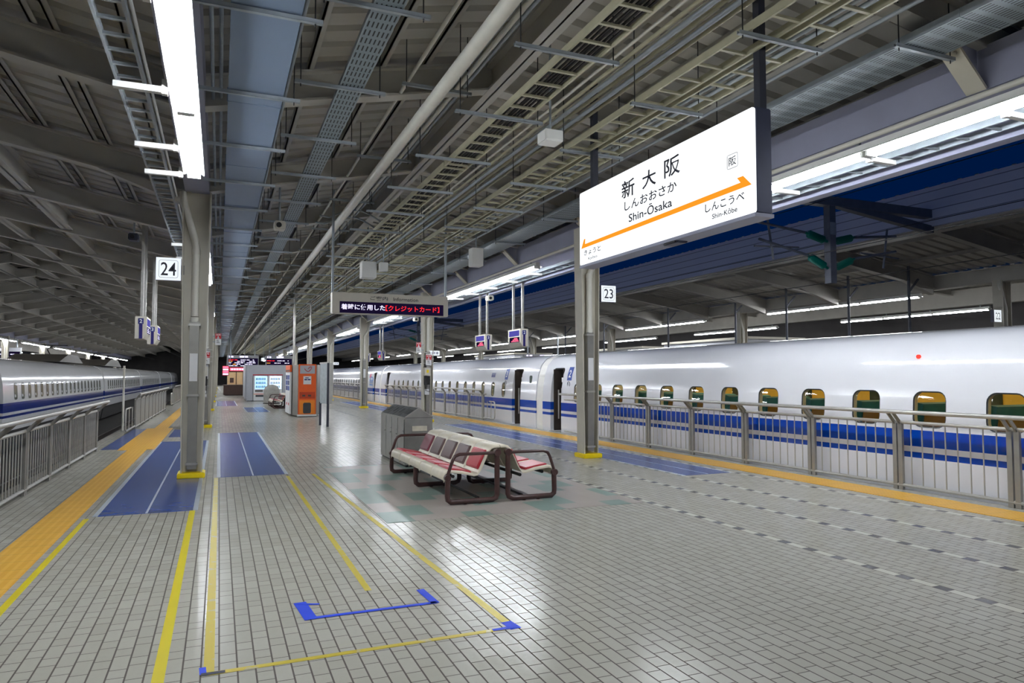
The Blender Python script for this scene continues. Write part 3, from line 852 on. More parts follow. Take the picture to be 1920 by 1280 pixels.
fence('second railing on the left edge, closed with grey steel panels', -2.33, pl, 24.1, pl[-1] + .1, .12, 8, 'railings on the left edge', solid=True, ztop=.9, zhand=1.05, loop=[(24.1, 21.8)])
pl = [43.0 + 1.45 * k for k in range(9)]
fence('third railing on the left edge, closed with grey steel panels', -2.33, pl, 42.9, pl[-1] + .1, .12, 8, 'railings on the left edge', solid=True, ztop=.9, zhand=1.05, loop=[(42.9, 41.3)])
# slender pole standing at the left edge in front of the far car
t = thing('edge_post', 'thin pale post at the left platform edge before the panelled railing', 'post', (-2.55, 23.2, 0))
MB().tube([(-2.55, 23.2, 0), (-2.55, 23.2, 1.9)], .03, 8).build('pole', 'pipe', t, smooth=True)
MB().box(-2.6, -2.5, 23.15, 23.25, 0, .03).build('foot', 'steel', t)

# ================================================================== floor markings
def slab(name, m, x0, x1, y0, y1, label, cat, group=None, h=.004, z=0.0005):
    o = MB().box(x0, x1, y0, y1, z, z + h).build(name, m, loc=(x0, y0, 0))
    return tag(o, label, cat, group)
slab('tactile_paving', 'tactile_bar', -1.80, -1.43, -2, 17.3, 'yellow tactile paving strip with long bars, along the near left railing', 'tactile paving', h=.006)
slab('tactile_paving', 'tactile_dot', -2.0, -1.28, 17.3, 24.2, 'wide patch of yellow dotted tactile paving at the gap in the left railings', 'tactile paving', h=.006)
slab('tactile_paving', 'tactile_bar', -1.80, -1.43, 24.2, 120, 'yellow tactile paving strip running on past the panelled left railing', 'tactile paving', h=.006)
slab('tactile_paving', 'tactile_dot', 8.2, 8.74, -2, 120, 'yellow tactile paving strip along the right railings and white train', 'tactile paving', h=.006)

def fmat(x0, x1, y0, y1, label, lines=1, left=True, right=True):
    t = thing('floor_mat', label, 'floor mat', ((x0 + x1) / 2, y0, 0), 'blue queue mats')
    MB().box(x0, x1, y0, y1, 0.0005, .004).build('mat_surface', 'mat_blue', t)
    for q in range(lines):
        xc = x0 + (x1 - x0) * (q + 1) / (lines + 1)
        MB().box(xc - .012, xc + .012, y0, y1, .004, .005).build('white_line', 'mat_edge', t)
    if left: MB().box(x0 - .055, x0, y0 + .0, y1, .0005, .003).build('edge_line', 'mat_edge', t)
    if right: MB().box(x1, x1 + .055, y0, y1, .0005, .003).build('edge_line', 'mat_edge', t)
fmat(-1.25, -.26, 9.3, 19.2, 'blue floor mat under the nearest left pillar')
fmat(.05, 1.02, 12.15, 21.5, 'blue floor mat in the middle of the platform, right of the nearest left pillar')
fmat(6.98, 7.86, 9.5, 22.5, 'blue floor mat along the right tactile strip, behind the nearest right pillar')
fmat(-2.35, -1.95, 17.6, 24.0, 'short blue floor mat at the gap in the left railings', 0, False, False)
fmat(-1.2, -.6, 20.6, 23.4, 'small blue floor mat behind the nearest left pillar', 0, False, False)
fmat(-.1, .9, 41, 49, 'blue floor mat far down the platform before the brown counter')
fmat(1.2, 2.1, 33.5, 38.5, 'blue floor mat left of the orange vending machine')
fmat(7.0, 7.86, 27.5, 44.5, 'far blue floor mat along the right tactile strip')
def tape(m, pts, w, label, name='floor_tape', group='tape lines on the floor'):
    b = MB(); z0, z1 = (.0006, .002) if group else (.0023, .0032)
    for k, (p, q) in enumerate(zip(pts[:-1], pts[1:])):
        P = Vector((p[0], p[1])); Q = Vector((q[0], q[1])); d = (Q - P).normalized(); n = Vector((-d.y, d.x)) * (w[k] if isinstance(w, (list, tuple)) else w) / 2
        e = d * 0
        c = [P - e + n, P - e - n, Q + e - n, Q + e + n]
        b.prism([(v.x, v.y) for v in c], 'z', z0, z1 + .0002 * k)
    o = b.build(name, m, loc=(pts[0][0], pts[0][1], 0))
    return tag(o, label, 'floor tape', group)
tape('tape_yellow', [(-1.345, 4.2), (-1.345, 9.2)], .055, 'bright yellow floor tape nearest the left tactile strip')
tape('tape_yellow', [(-.27, 3.0), (-.265, 9.3)], .062, 'bright yellow floor tape ending at the front right corner of the near blue mat')
tape('tape_faded', [(-.022, 4.2), (-.015, 12.1)], .055, 'worn yellow floor tape running from the blue corner mark towards the middle mat')
tape('tape_faded', [(1.06, 5.35), (1.04, 11.9)], .05, 'faded short yellow floor tape ending above the blue bracket')
tape('tape_faded', [(1.76, 4.26), (1.45, 12.0)], .055, 'worn yellow floor tape slanting beside the bench inlay')
tape('tape_faded', [(-.03, 4.2), (1.7, 4.22)], .045, 'worn yellow floor tape crossing the front of the floor')
t = tape('tape_blue', [(.555, 5.25), (.59, 4.86)], .085, 'blue tape bracket on the floor with two upturned ends', group=None)
for nm, pts, w in (('tape_arm', [(.575, 4.885), (1.45, 4.885)], .045), ('tape_arm', [(1.42, 5.22), (1.44, 4.87)], .06), ('tape_arm', [(.53, 5.22), (.68, 5.16)], .03)):
    b = MB(); P = Vector(pts[0]); Q = Vector(pts[1]); d = (Q - P).normalized(); n = Vector((-d.y, d.x)) * w / 2
    b.prism([tuple(P + n), tuple(P - n), tuple(Q - n), tuple(Q + n)], 'z', .0034, .004); b.build(nm, 'tape_blue', t)
t = tape('tape_blue', [(1.755, 4.33), (1.77, 4.19)], .075, 'small blue tape corner at the right end of the crossing yellow tape', group=None)
b = MB().prism([(1.62, 4.2), (1.76, 4.2), (1.76, 4.245), (1.62, 4.235)], 'z', .0036, .0042); b.build('tape_arm', 'tape_blue', t)
t = tape('tape_blue', [(-.055, 4.30), (-.05, 4.2)], .035, 'small worn blue tape corner at the left end of the crossing yellow tape', group=None)
MB().box(-.06, .06, 4.18, 4.215, .0036, .0042).build('tape_arm', 'ink', t)

# ================================================================== bench
def bench(label, loc):
    t = thing('bench', label, 'bench', (0, 0, 0))
    cx = 3.37; n = 5; L = 2.92; pitch = L / n
    base = [(-.76, .30), (-.765, .335), (-.755, .385), (-.73, .415), (-.69, .425), (-.5, .40), (-.36, .365), (-.31, .372), (-.275, .42), (-.19, .60), (-.155, .665), (-.12, .70), (-.07, .715), (-.004, .715)]
    seats = {}
    for s in (-1, 1):
        for k in range(n):
            y0 = k * pitch + .008; y1 = (k + 1) * pitch - .008
            top = [(-s * x, z) for x, z in base]
            # thickness towards the underside
            low = []
            for i, (x, z) in enumerate(base):
                a = base[max(i - 1, 0)]; c = base[min(i + 1, len(base) - 1)]
                d = Vector((c[0] - a[0], c[1] - a[1])).normalized(); low.append((-s * (x + d.y * .022), z - d.x * .022))
            m = MB(); N = len(top)
            yr = [(y0, .034), (y0 + .006, .014), (y0 + .028, 0), (y1 - .028, 0), (y1 - .006, .014), (y1, .034)]; NR = len(yr)
            vs = []
            for yy, sink in yr: vs += [(p[0], yy, p[1] - sink) for p in top]
            for yy, sink in yr: vs += [(p[0], yy, p[1]) for p in low]
            fs = []
            for j in range(NR - 1):
                for i in range(N - 1):
                    fs.append((j * N + i, j * N + i + 1, (j + 1) * N + i + 1, (j + 1) * N + i))
                    o = NR * N; fs.append((o + j * N + i, o + (j + 1) * N + i, o + (j + 1) * N + i + 1, o + j * N + i + 1))
            o = NR * N; e = (NR - 1) * N
            for i in range(N - 1):
                fs.append((i, o + i, o + i + 1, i + 1)); fs.append((e + i, e + i + 1, o + e + i + 1, o + e + i))
            for j in range(NR - 1):
                fs.append((j * N, (j + 1) * N, o + (j + 1) * N, o + j * N)); fs.append((j * N + N - 1, o + j * N + N - 1, o + (j + 1) * N + N - 1, (j + 1) * N + N - 1))
            m.add(vs, fs)
            st = m.build('seat', 'bench_shell', t, smooth=True)
            # cushions
            def pad(a, c, za, zc, nm, mm, th=.028):
                A = Vector((a, za)); C = Vector((c, zc)); d = (C - A).normalized(); nr = Vector((-d.y, d.x))
                q = MB(); ya, yb = y0 + .045, y1 - .045
                corners = []
                for f, e in ((0.0, 0), (1.0, th)):
                    ins = 0 if f == 0 else .02
                    for (P, sg) in ((A + d * ins, 0), (C - d * ins, 0)):
                        for yy in (ya + ins, yb - ins):
                            w = P + nr * e; corners.append((-s * w.x, yy, w.y))
                q.add(corners, [(0, 1, 3, 2), (4, 6, 7, 5), (0, 4, 5, 1), (2, 3, 7, 6), (0, 2, 6, 4), (1, 5, 7, 3)])
                q.build(nm, mm, st, bevel=.008, smooth=True)
            bc = 'bench_red'
            if s < 0: bc = ['bench_red', 'bench_brown', 'bench_brown', 'bench_brown', 'bench_maroon'][k]
            pad(-.70, -.37, .421, .366, 'seat_cushion', 'bench_red')
            pad(-.285, -.165, .40, .655, 'back_cushion', bc)
    # tubular frames
    for y, arm in ((-.07, 1), (L / 2, 0), (L + .07, 1)):
        for s in (-1, 1):
            X = lambda v: -s * v
            loop = [(X(-.73), y, .33), (X(-.735), y, .12), (X(-.73), y, .07), (X(-.69), y, .04), (X(-.14), y, .04), (X(-.09), y, .06), (X(-.075), y, .1), (X(-.075), y, .62)]
            if not arm: loop[-1] = (X(-.075), y, .5)
            MB().tube(loop, .034, 10).build('leg_frame', 'bench_frame', t, smooth=True)
            b = MB().tube([(X(-.73), y, .34), (X(-.1), y, .33)], .026, 8)
            if not arm: b.build('seat_bearer', 'bench_frame', t, smooth=True)
            for xx in (-.5, -.3): MB().lathe((X(xx), y, 0), [(.026, 0), (.026, .02)], 10).build('foot_pad', 'bench_frame', t)
            if arm:
                MB().tube([(X(-.075), y, .62), (X(-.14), y, .625), (X(-.58), y, .625), (X(-.64), y, .60), (X(-.67), y, .55), (X(-.735), y, .36)], .021, 10).build('armrest', 'bench_frame', t, smooth=True)
                MB().lathe((X(-.735), y - .03, .34), [(.042, 0), (.042, .06)], 12, (0, 1, 0)).build('clamp', 'bench_frame', t, smooth=True)
                MB().lathe((X(-.075), y - .035, .63), [(.045, 0), (.045, .07)], 12, (0, 1, 0)).build('clamp', 'bench_frame', t, smooth=True)
    for s in (-1, 1):
        for xx, zz in ((.62, .335), (.3, .31)):
            MB().tube([(s * xx, .06, zz), (s * xx, L - .06, zz)], .022, 8).build('long_bearer', 'black', t)
        MB().tube([(s * .3, .0, .06), (s * .3, L, .06)], .015, 6).build('floor_tie', 'black', t)
    t.location = loc
    return t
bench('double-sided platform bench with cream seats, red cushions and brown tube frame, in the foreground', (3.37, 8.5, 0))
dup([o for o in COL.objects if o.name == 'bench'][0], (3.2, 36.6, 0), 'distant double-sided bench, half hidden behind the orange vending machine')

# ================================================================== litter bin
t = thing('litter_bin', 'stainless steel litter bin with gabled top behind the foreground bench', 'litter bin', (3.28, 12.2, 0))
x0, x1, y0, y1 = 3.03, 3.53, 12.2, 14.15
MB().prism([(x0, .04), (x1, .04), (x1, .87), ((x0 + x1) / 2, 1.03), (x0, .87)], 'y', y0, y1).build('bin_body', 'bin_steel', t)
MB().box(x0 + .03, x1 - .03, y0 + .03, y1 - .03, 0, .04).build('plinth', 'black', t)
dn = Vector((-.16, .25)).normalized()
for k in range(4):
    a = y0 + .02 + k * (y1 - y0 - .04) / 4; c = a + (y1 - y0 - .04) / 4
    d = MB().box(x0 - .012, x0, a + .012, c - .012, .08, .84).build('bin_door', 'bin_steel', t, bevel=.003)
    MB().lathe((x0 - .012, a + .06, .55), [(.012, 0), (.012, -.02)], 10, (1, 0, 0)).build('door_knob', 'steel', d)
    MB().lathe((x0 - .012, a + .06, .63), [(.008, 0), (.008, -.008)], 8, (1, 0, 0)).build('door_lock', 'steel', d)
    # dark lid panel lying on the left slope
    xm = (x0 + x1) / 2
    p = [(x0 + .01, .87 + .0064), (xm - .005, 1.03 - .0032)]
    l = MB().prism([(p[0][0], p[0][1]), (p[1][0], p[1][1]), (p[1][0] - .005, p[1][1] + .008), (p[0][0] - .005, p[0][1] + .008)], 'y', a + .01, c - .01).build('lid_panel', 'bin_dark', t)
    f0, f1 = (.3, .75); w = (.18, .10, .16, .30)[3 - k]
    q0 = (p[0][0] + (p[1][0] - p[0][0]) * f0 - .006, p[0][1] + (p[1][1] - p[0][1]) * f0 + .009); q1 = (p[0][0] + (p[1][0] - p[0][0]) * f1 - .006, p[0][1] + (p[1][1] - p[0][1]) * f1 + .009)
    ym = (a + c) / 2
    MB().prism([q0, q1, (q1[0] - .001, q1[1] + .002), (q0[0] - .001, q0[1] + .002)], 'y', ym - w / 2, ym + w / 2).build('slot_opening', 'black', l)
MB().prism([((x0 + x1) / 2 - .01, 1.03), ((x0 + x1) / 2 + .006, 1.045), (x1 + .015, .877), (x1 + .012, .862)], 'y', y0 - .012, y1 + .012).build('metal_lid', 'steel', t)
b = MB(); b.bar((x0 - .005, y0 - .006, .872), ((x0 + x1) / 2, y0 - .006, 1.036), .014, .018); b.build('gable_trim', 'steel', t)
b = MB(); b.bar((x0, y0 - .004, .865), (x1, y0 - .004, .865), .006, .006); b.build('gable_line', 'bin_dark', t)
MB().box(x0 + .13, x1 - .1, y0 - .006, y0, .63, .72).build('peeling_label', 'dirty_white', t)

# ================================================================== signs
t = thing('station_name_sign', 'large lit white station name sign with orange line, hanging before the nearest right pillar', 'station sign', (4.6, 6.72, 3.09))
SX, SY0, SY1, SZ0, SZ1 = 4.5, 5.02, 8.42, 3.09, 4.085
MB().box(SX + .01, SX + .2, SY0, SY1, SZ0, SZ1).build('cabinet', 'sign_frame', t, bevel=.012)
MB().prism(rrect(SY0 + .004, SY1 - .004, SZ0 + .006, SZ1 - .004, .03), 'x', SX - .004, SX + .012).build('lit_face', 'sign_glow', t)
MB().prism(rrect(SY0 + .02, SY1 - .02, SZ0 + .02, SZ1 - .02, .03), 'x', SX + .19, SX + .2015).build('rear_face', 'sign_glow', t)
for yy, pn in ((SY1 - .12, 0), (SY0 + .1, 1)):
    MB().box(SX + .122, SX + .198, yy - .04, yy + .04, SZ1 - .02, 5.60).build('hanging_post', 'dark_steel', t)
def sg(a, b_): return (SX - .004, SY1 - a, SZ0 + b_)
SU = (0, -1, 0)
for ch, a, b_, w, h in (('新', 1.09, .655, .29, .215), ('大', 1.542, .667, .282, .2), ('阪', 1.98, .678, .292, .212)):
    text(ch, 'lettering', 'ink', t, sg(a, b_), SU, UP, w, h)
text('しんおおさか', 'lettering', 'ink', t, sg(1.153, .503), SU, UP, 1.055, .112)
text('Shin-Ōsaka', 'lettering', 'ink', t, sg(1.246, .347), SU, UP, .876, .125)
text('しんこうべ', 'lettering', 'ink', t, sg(2.68, .152), SU, UP, .575, .085)
text('Shin-Kōbe', 'lettering', 'ink', t, sg(2.786, .066), SU, UP, .37, .052)
text('きょうと', 'lettering', 'ink', t, sg(.127, .122), SU, UP, .445, .073)
text('Kyōto', 'lettering', 'ink', t, sg(.24, .04), SU, UP, .24, .048)
text('阪', 'lettering', 'ink', t, sg(3.043, .522), SU, UP, .108, .086)
MB().tube([(SX - .006, SY1 - p[0], SZ0 + p[1]) for p in rrect(3.022, 3.17, .498, .633, .015, 3)], .0025, 4, closed=True).build('boxed_outline', 'ink', t)
poly = [(.048, .228), (3.352, .273), (3.24, .382), (3.158, .382), (3.209, .33), (.207, .277), (.165, .347), (.11, .347)]
poly = [(.048, .228), (3.352, .274), (3.24, .382), (3.158, .382), (3.205, .328), (.15, .278), (.16, .347), (.125, .347)]
MB().prism([(SY1 - a, SZ0 + b_) for a, b_ in poly], 'x', SX - .007, SX - .003).build('orange_line', 'sign_orange', t)
c = MB().box(SX + .02, SX + .16, SY1 - 2.17, SY1 - 1.9, SZ0 - .05, SZ0).build('sensor_box', 'sign_frame', t, bevel=.01)
MB().box(SX + .0, SX + .02, SY1 - 2.15, SY1 - 1.95, SZ0 - .045, SZ0 - .012).build('sensor_lens', 'black', c)
b = MB(); b.box(SX - .01, SX + .21, SY0, SY1, SZ0 - .03, SZ0 + .004); b.build('bottom_trim', 'girder', t)

t = thing('information_sign', 'beige hanging information sign with red and white LED text above the platform', 'information sign', (3.43, 15.0, 2.92))
MB().box(2.155, 4.69, 15.0, 15.24, 2.92, 3.37).build('cabinet', 'cabinet_beige', t, bevel=.012)
d = MB().box(2.31, 4.575, 14.992, 15.0, 2.935, 3.175).build('led_screen', 'screen_dark', t)
XU = (1, 0, 0)
text('ご案内', 'lettering', 'ink_grey', t, (2.95, 15.0, 3.225), XU, UP, .38, .085)
text('Information', 'lettering', 'ink_grey', t, (3.45, 15.0, 3.222), XU, UP, .55, .08)
text('着時に使用した', 'led_text', 'led_white', d, (2.34, 14.99, 3.005), XU, UP, .93, .12)
text('【クレジットカード】', 'led_text', 'led_red', d, (3.28, 14.99, 3.0), XU, UP, 1.2, .125)
for xx in (2.175, 4.66):
    MB().box(xx - .022, xx + .022, 15.09, 15.15, 3.36, zs(xx) - .02).build('hanging_post', 'galv', t)

def number_sign(x0, x1, y, z0, z1, num, label, post_to):
    t = thing('platform_number_sign', label, 'platform sign', ((x0 + x1) / 2, y, z0))
    MB().box(x0, x1, y, y + .12, z0, z1).build('cabinet', 'sign_frame', t, bevel=.006)
    MB().box(x0 + .004, x1 - .004, y - .006, y, z0 + .004, z1 - .004).build('lit_face', 'number_glow', t)
    w = x1 - x0; h = z1 - z0
    text(num, 'lettering', 'ink', t, ((x0 + x1) / 2, y - .006, (z0 + z1) / 2), XU, UP, w * .6, h * .57, anchor='c', bold=.006)
    MB().tube([(p[0], y - .008, p[1]) for p in rrect(x0 + w * .13, x1 - w * .13, z0 + h * .12, z1 - h * .12, w * .08, 3)], .0025, 4, closed=True).build('outline', 'ink_grey', t)
    xa, xb = sorted((post_to, x0 if post_to < x0 else x1))
    MB().box(xa, xb, y + .03, y + .09, z0 + h * .3, z0 + h * .7).build('wall_bracket', 'dark_steel', t)
    return t
number_sign(-.955, -.59, 12.3, 3.11, 3.475, '24', 'lit white number 24 sign on the nearest left pillar', -.55)
number_sign(7.045, 7.385, 12.3, 3.09, 3.425, '23', 'lit white number 23 sign on the nearest right pillar', 6.97)
number_sign(21.75, 22.08, 14.1, 3.25, 3.62, '22', 'lit white number 22 sign far right, beyond the white train', 22.14)

# train door display boxes hung on two posts; the screens face the platform
def door_display(x, y, num, s, label, z=2.45, ztop=5.0):
    """s: direction (in X) the screens face"""
    t = thing('door_display_box', label, 'display box', (x, y, z), 'train door display boxes')
    w = .24
    prof = [(-w / 2 * s, 0), (w / 2 * s - .07 * s, 0), (w / 2 * s, .12), (w / 2 * s, .5), (-w / 2 * s, .5)]
    MB().prism([(x + p[0], z + p[1]) for p in prof], 'y', y, y + .92).build('housing', 'cabinet_beige', t)
    xf = x + s * (w / 2 + .003)
    MB().box(*sorted((xf, xf - s * .006)), y + .08, y + .84, z + .3, z + .46).build('upper_screen', 'screen_glow', t)
    sc = MB().box(*sorted((xf, xf - s * .006)), y + .06, y + .8, z + .125, z + .27).build('lower_screen', 'screen_dark' if s < 0 else 'screen_navy', t)
    for q in range(3):
        MB().box(*sorted((xf, xf + s * .002)), y + .12 + .05 * q, y + .66 - .1 * q, z + .145 + .04 * q, z + .165 + .04 * q).build('screen_row', 'led_pink' if s < 0 else 'led_white', sc)
    MB().box(x - .035, x + .035, y - .004, y, z + .0, z + .36).build('front_strip', 'screen_navy', t)
    pl = MB().box(x - .055, x + .055, y - .008, y - .002, z + .33, z + .46).build('number_plate', 'navy', t)
    text(num, 'lettering', 'white', pl, (x, y - .008, z + .395), XU, UP, height=.085, anchor='c')
    for yy in (y + .12, y + .8):
        MB().box(x - .03, x + .03, yy - .03, yy + .03, z + .5, ztop).build('hanging_post', 'steel', t)
    return t
door_display(8.0, 18.35, '2', -1, 'display box 2 hung beside the open door of car 2', ztop=4.62)
door_display(8.0, 21.25, '3', -1, 'display box 3 hung beside the open door of car 3', ztop=4.62)
door_display(8.0, 41.0, '4', -1, 'distant display box hung before the second coupling of the right train, farther one', ztop=4.62)
door_display(8.0, 37.0, '3', -1, 'distant display box hung left of the third right pillar', ztop=4.62)
door_display(-1.66, 17.9, '2', 1, 'display box 2 hung over the left platform edge', ztop=5.25)
door_display(-1.66, 20.9, '3', 1, 'display box 3 hung over the left platform edge', ztop=5.25)

# emergency stop signs on the second pillars
def sos(x, y, z0, label, side=False):
    t = thing('emergency_sign', label, 'safety sign', (x, y, z0), 'red and white emergency button signs')
    if side: MB().box(x - .085, x + .085, y, y + .02, z0, z0 + .36).build('panel', 'white', t)
    else: MB().box(x - .1, x + .1, y, y + .05, z0, z0 + .4).build('panel', 'white', t)
    w = .085 if side else .1
    MB().box(x - w, x + w, y - .004, y, z0 + .19, z0 + .36).build('red_field', 'red', t)
    text('SOS', 'lettering', 'white', t, (x, y - .004, z0 + .32), XU, UP, width=w * 1.5, anchor='c')
    b = MB(); b.box(x - .015, x + .01, y - .008, y - .004, z0 + .21, z0 + .28); b.box(x - .035, x + .03, y - .008, y - .004, z0 + .2, z0 + .235)
    b.build('hand_mark', 'white', t)
    for q in range(3): MB().box(x - .05, x + .05 - .02 * q, y - .004, y, z0 + .06 + .04 * q, z0 + .075 + .04 * q).build('text_row', 'ink_grey', t)
    if side:
        pc = PX_L if x < 3 else PX_R
        for zz in (z0 + .08, z0 + .26): MB().box(*sorted((x, pc + (.17 if x > pc else -.17))), y + .02, y + .08, zz, zz + .03).build('mount', 'galv', t)
    else: MB().box(x - .02, x + .02, y + .05, y + .15, z0 + .1, z0 + .3).build('mount', 'galv', t)
    return t
yq = PY0 + BAY
sos(-.38, yq - .29, 1.98, 'red and white emergency sign on the front of the second left pillar')
sos(-.05, yq - .2, 2.58, 'small red and white emergency sign projecting right of the second left pillar', True)
sos(6.76, yq - .29, 1.98, 'red and white emergency sign on the front of the second right pillar')
sos(6.42, yq - .2, 2.42, 'small red and white emergency sign projecting left of the second right pillar', True)
for xx in (-.38, 6.76):
    t = thing('call_point_guard', 'round-bar guard frame around the emergency sign of the second %s pillar' % ('left' if xx < 0 else 'right'), 'guard frame', (xx, yq - .3, 1.95))
    for z in (2.05, 2.2, 2.42): MB().tube([(xx - .16, yq - .16, z), (xx - .16, yq - .36, z), (xx + .16, yq - .36, z), (xx + .16, yq - .16, z)], .009, 6).build('guard_bar', 'white', t)
# car position signs
def carsign(x, y, z, body, label):
    t = thing('car_position_sign', label, 'car position sign', (x, y, z), 'car position signs')
    MB().box(x - .19, x + .19, y, y + .05, z, z + .17).build('panel', 'number_glow', t, bevel=.004)
    text(body, 'lettering', 'navy', t, (x + .02, y, z + .085), XU, UP, .26, .1, anchor='c')
    MB().box(x - .34, x - .19, y + .015, y + .035, z + .06, z + .1).build('mount', 'galv', t)
    return t
carsign(7.02, yq - .1, 2.33, '3号車', 'small white sign for car 3 on the second right pillar')
carsign(6.62 + .5, PY0 + BAY * 3 - .1, 2.35, '4号車', 'small white sign for car 4 on a far right pillar')

# ================================================================== services under the roof
NB = 9          # bays with services
# flat duct in 2.4 m lengths
d0 = None
for k in range(48):
    y = -1.8 + 2.4 * k
    if d0 is None:
        d0 = thing('duct_section', 'length of wide blue-grey flat duct under the roof, right of the left lights', 'duct', (.3, y, 4.48), 'flat duct along the left lights')
        MB().box(.03, .555, y + .014, y + 2.4, 4.47, 4.61).build('casing', 'duct', d0)
        MB().box(.02, .565, y + .001, y + .014, 4.465, 4.615).build('joint_flange', 'duct', d0)
    else: dup(d0, (.3, y, 4.48))
def strut(x0, x1, y, z, rods, label, group, first=[None]):
    t = thing('strut_bar', label, 'support bar', ((x0 + x1) / 2, y, z), group)
    b = MB(); b.box(x0, x1, y - .02, y + .02, z, z + .006); b.box(x0, x1, y - .02, y - .014, z, z + .035); b.box(x0, x1, y + .014, y + .02, z, z + .035)
    b.build('channel', 'galv', t)
    for xr in rods:
        MB().tube([(xr, y, z - .03), (xr, y, zs(xr) + .02)], .006, 6).build('hanger_rod', 'rod', t)
    return t
def row(x0, x1, z, rods, ys, label, group):
    p = None
    for y in ys:
        if p is None: p = strut(x0, x1, y, z, rods, label, group); zz = z
        else: dup(p, ((x0 + x1) / 2, y, z))
YS = [3.95 + 1.76 * k for k in range(38)]
row(-.27, .72, 4.425, (.66,), YS, 'grey channel bar carrying the flat duct from the left lights', 'channel bars under the flat duct')
row(.66, 1.6, 4.62, (.72, 1.54), [y - .05 for y in YS], 'grey channel bar carrying the perforated cable tray', 'channel bars under the left perforated tray')
row(2.44, 3.54, 4.62, (2.5, 3.48), [y + .1 for y in YS], 'grey channel bar hung under the yellowish cable ladder near the ridge', 'channel bars under the ridge cable ladder')
row(1.9, 2.75, 4.98, (1.95, 2.7), [5.0 + 2.9 * k for k in range(16)], 'thin channel bar holding conduits beside the long white pipe', 'channel bars beside the white pipe')
row(4.18, 5.15, 4.62, (4.23, 5.1), [y + .9 for y in YS[:30]], 'grey channel bar under the twin cable ladders right of the ridge', 'channel bars under the twin ladders')
row(5.75, 6.55, 4.66, (5.8, 6.5), [4.55 + 2.6 * k for k in range(20)], 'pale channel bar under the wide perforated tray by the right girder', 'channel bars under the right perforated tray')

def ladder(x0, x1, z, m, label, group, cables=False, step=.3, y0=-2.0, bays=9):
    p = None
    for k in range(bays):
        y = y0 + BAY * k
        if p is None:
            p = thing('cable_ladder', label, 'cable ladder', ((x0 + x1) / 2, y, z), group)
            for xx in (x0, x1): MB().box(xx - .012, xx + .012, y, y + BAY - .02, z, z + .075).build('side_rail', m, p)
            r0 = None
            q = 0
            while q * step < BAY - .1:
                yy = y + .1 + q * step
                if r0 is None: r0 = MB().box(x0 + .012, x1 - .012, yy - .016, yy + .016, z + .005, z + .03).build('rung', m, p); ry = yy
                else:
                    o = r0.copy(); COL.objects.link(o); o.parent = p; o.location = (0, yy - ry, 0)
                q += 1
            if cables:
                c = MB()
                for j in range(7):
                    xx = x0 + .04 + (x1 - x0 - .08) * j / 6
                    c.tube([(xx + .008 * math.sin(j * 3 + i * 1.7), y + i * BAY / 6, z + .045 + .008 * math.cos(j * 2 + i)) for i in range(7)], .013, 5)
                o = c.build('cable_bundle', 'cable', p); o['kind'] = 'stuff'
        else: dup(p, ((x0 + x1) / 2, y, z))
ladder(2.985, 3.325, 4.66, 'ladder', 'length of yellowish cable ladder full of black cables beside the ridge beam', 'ridge cable ladder', True, .34)
ladder(4.29, 4.61, 4.66, 'ladder', 'length of cable ladder right of the ridge, left one of the pair', 'twin cable ladders', False, .34)
ladder(4.71, 5.05, 4.66, 'ladder', 'length of cable ladder right of the ridge, right one of the pair', 'twin cable ladders, right one', False, .34)
ladder(-.95, -.72, 4.40, 'galv', 'length of narrow cable ladder left of the left lights', 'narrow ladder left of the left lights', False, .3)
ladder(7.56, 7.84, 4.27, 'galv', 'length of cable ladder right of the right lights', 'narrow ladder right of the right lights', False, .36)
def tray(x0, x1, z, m, label, group, h=.05):
    p = None
    for k in range(30):
        y = -2 + 3 * k
        if p is None:
            p = thing('perforated_tray', label, 'cable tray', (x0, y, z), group)
            MB().box(x0, x1, y + .003, y + 2.997, z, z + .006).build('perforated_floor', 'perforated', p)
            for xx in (x0, x1): MB().box(xx - .006, xx + .006, y + .003, y + 2.997, z, z + h).build('tray_edge', 'galv', p)
        else: dup(p, (x0, y, z))
tray(1.12, 1.36, 4.66, 'perforated', 'length of narrow perforated cable tray between flat duct and white pipe', 'left perforated tray')
tray(5.86, 6.40, 4.70, 'perforated', 'length of wide perforated cable tray beside the right girder', 'right perforated tray', .08)

def longpipe(name, x, z, r, m, label, cat, group=None, y0=-3.5, y1=110, n=10):
    o = MB().tube([(x, y0, z), (x, y1, z)], r, n).build(name, m, smooth=True, loc=(x, 0, z))
    return tag(o, label, cat, group)
longpipe('white_pipe', 2.28, 4.86, .075, 'pipe', 'long thick off-white pipe running under the roof, between tray and ridge', 'pipe', n=14)
for i, (x, r) in enumerate(((2.48, .02), (2.55, .025), (2.64, .02), (2.72, .03), (2.82, .022), (2.0, .022))):
    longpipe('conduit', x, zs(x) - .42 - .02 * (i % 2), r, 'pipe' if i % 2 else 'galv', 'thin conduit under the roof on the left of the ridge beam', 'conduit', 'conduits left of the ridge')
for i in range(8):
    x = 3.5 + .075 * i
    longpipe('conduit', x + .56, 5.2 - .05 * (i % 3), .02 + .004 * (i % 3), ('pipe', 'ladder', 'galv')[i % 3], 'thin conduit in the bundle under the roof right of the ridge beam', 'conduit', 'conduit bundle right of the ridge')
for i, x in enumerate((5.2, 5.28, 5.36, 5.66)):
    longpipe('conduit', x, 4.95 - .03 * (i % 2), .022, 'galv', 'thin conduit above the wide perforated tray', 'conduit', 'conduits by the right tray')
longpipe('conduit', 6.88, 4.36, .03, 'pipe', 'pale conduit along the lower edge of the right girder', 'conduit')
longpipe('conduit', -.68, 4.47, .014, 'white', 'thin white conduit on the right of the narrow left ladder', 'conduit')
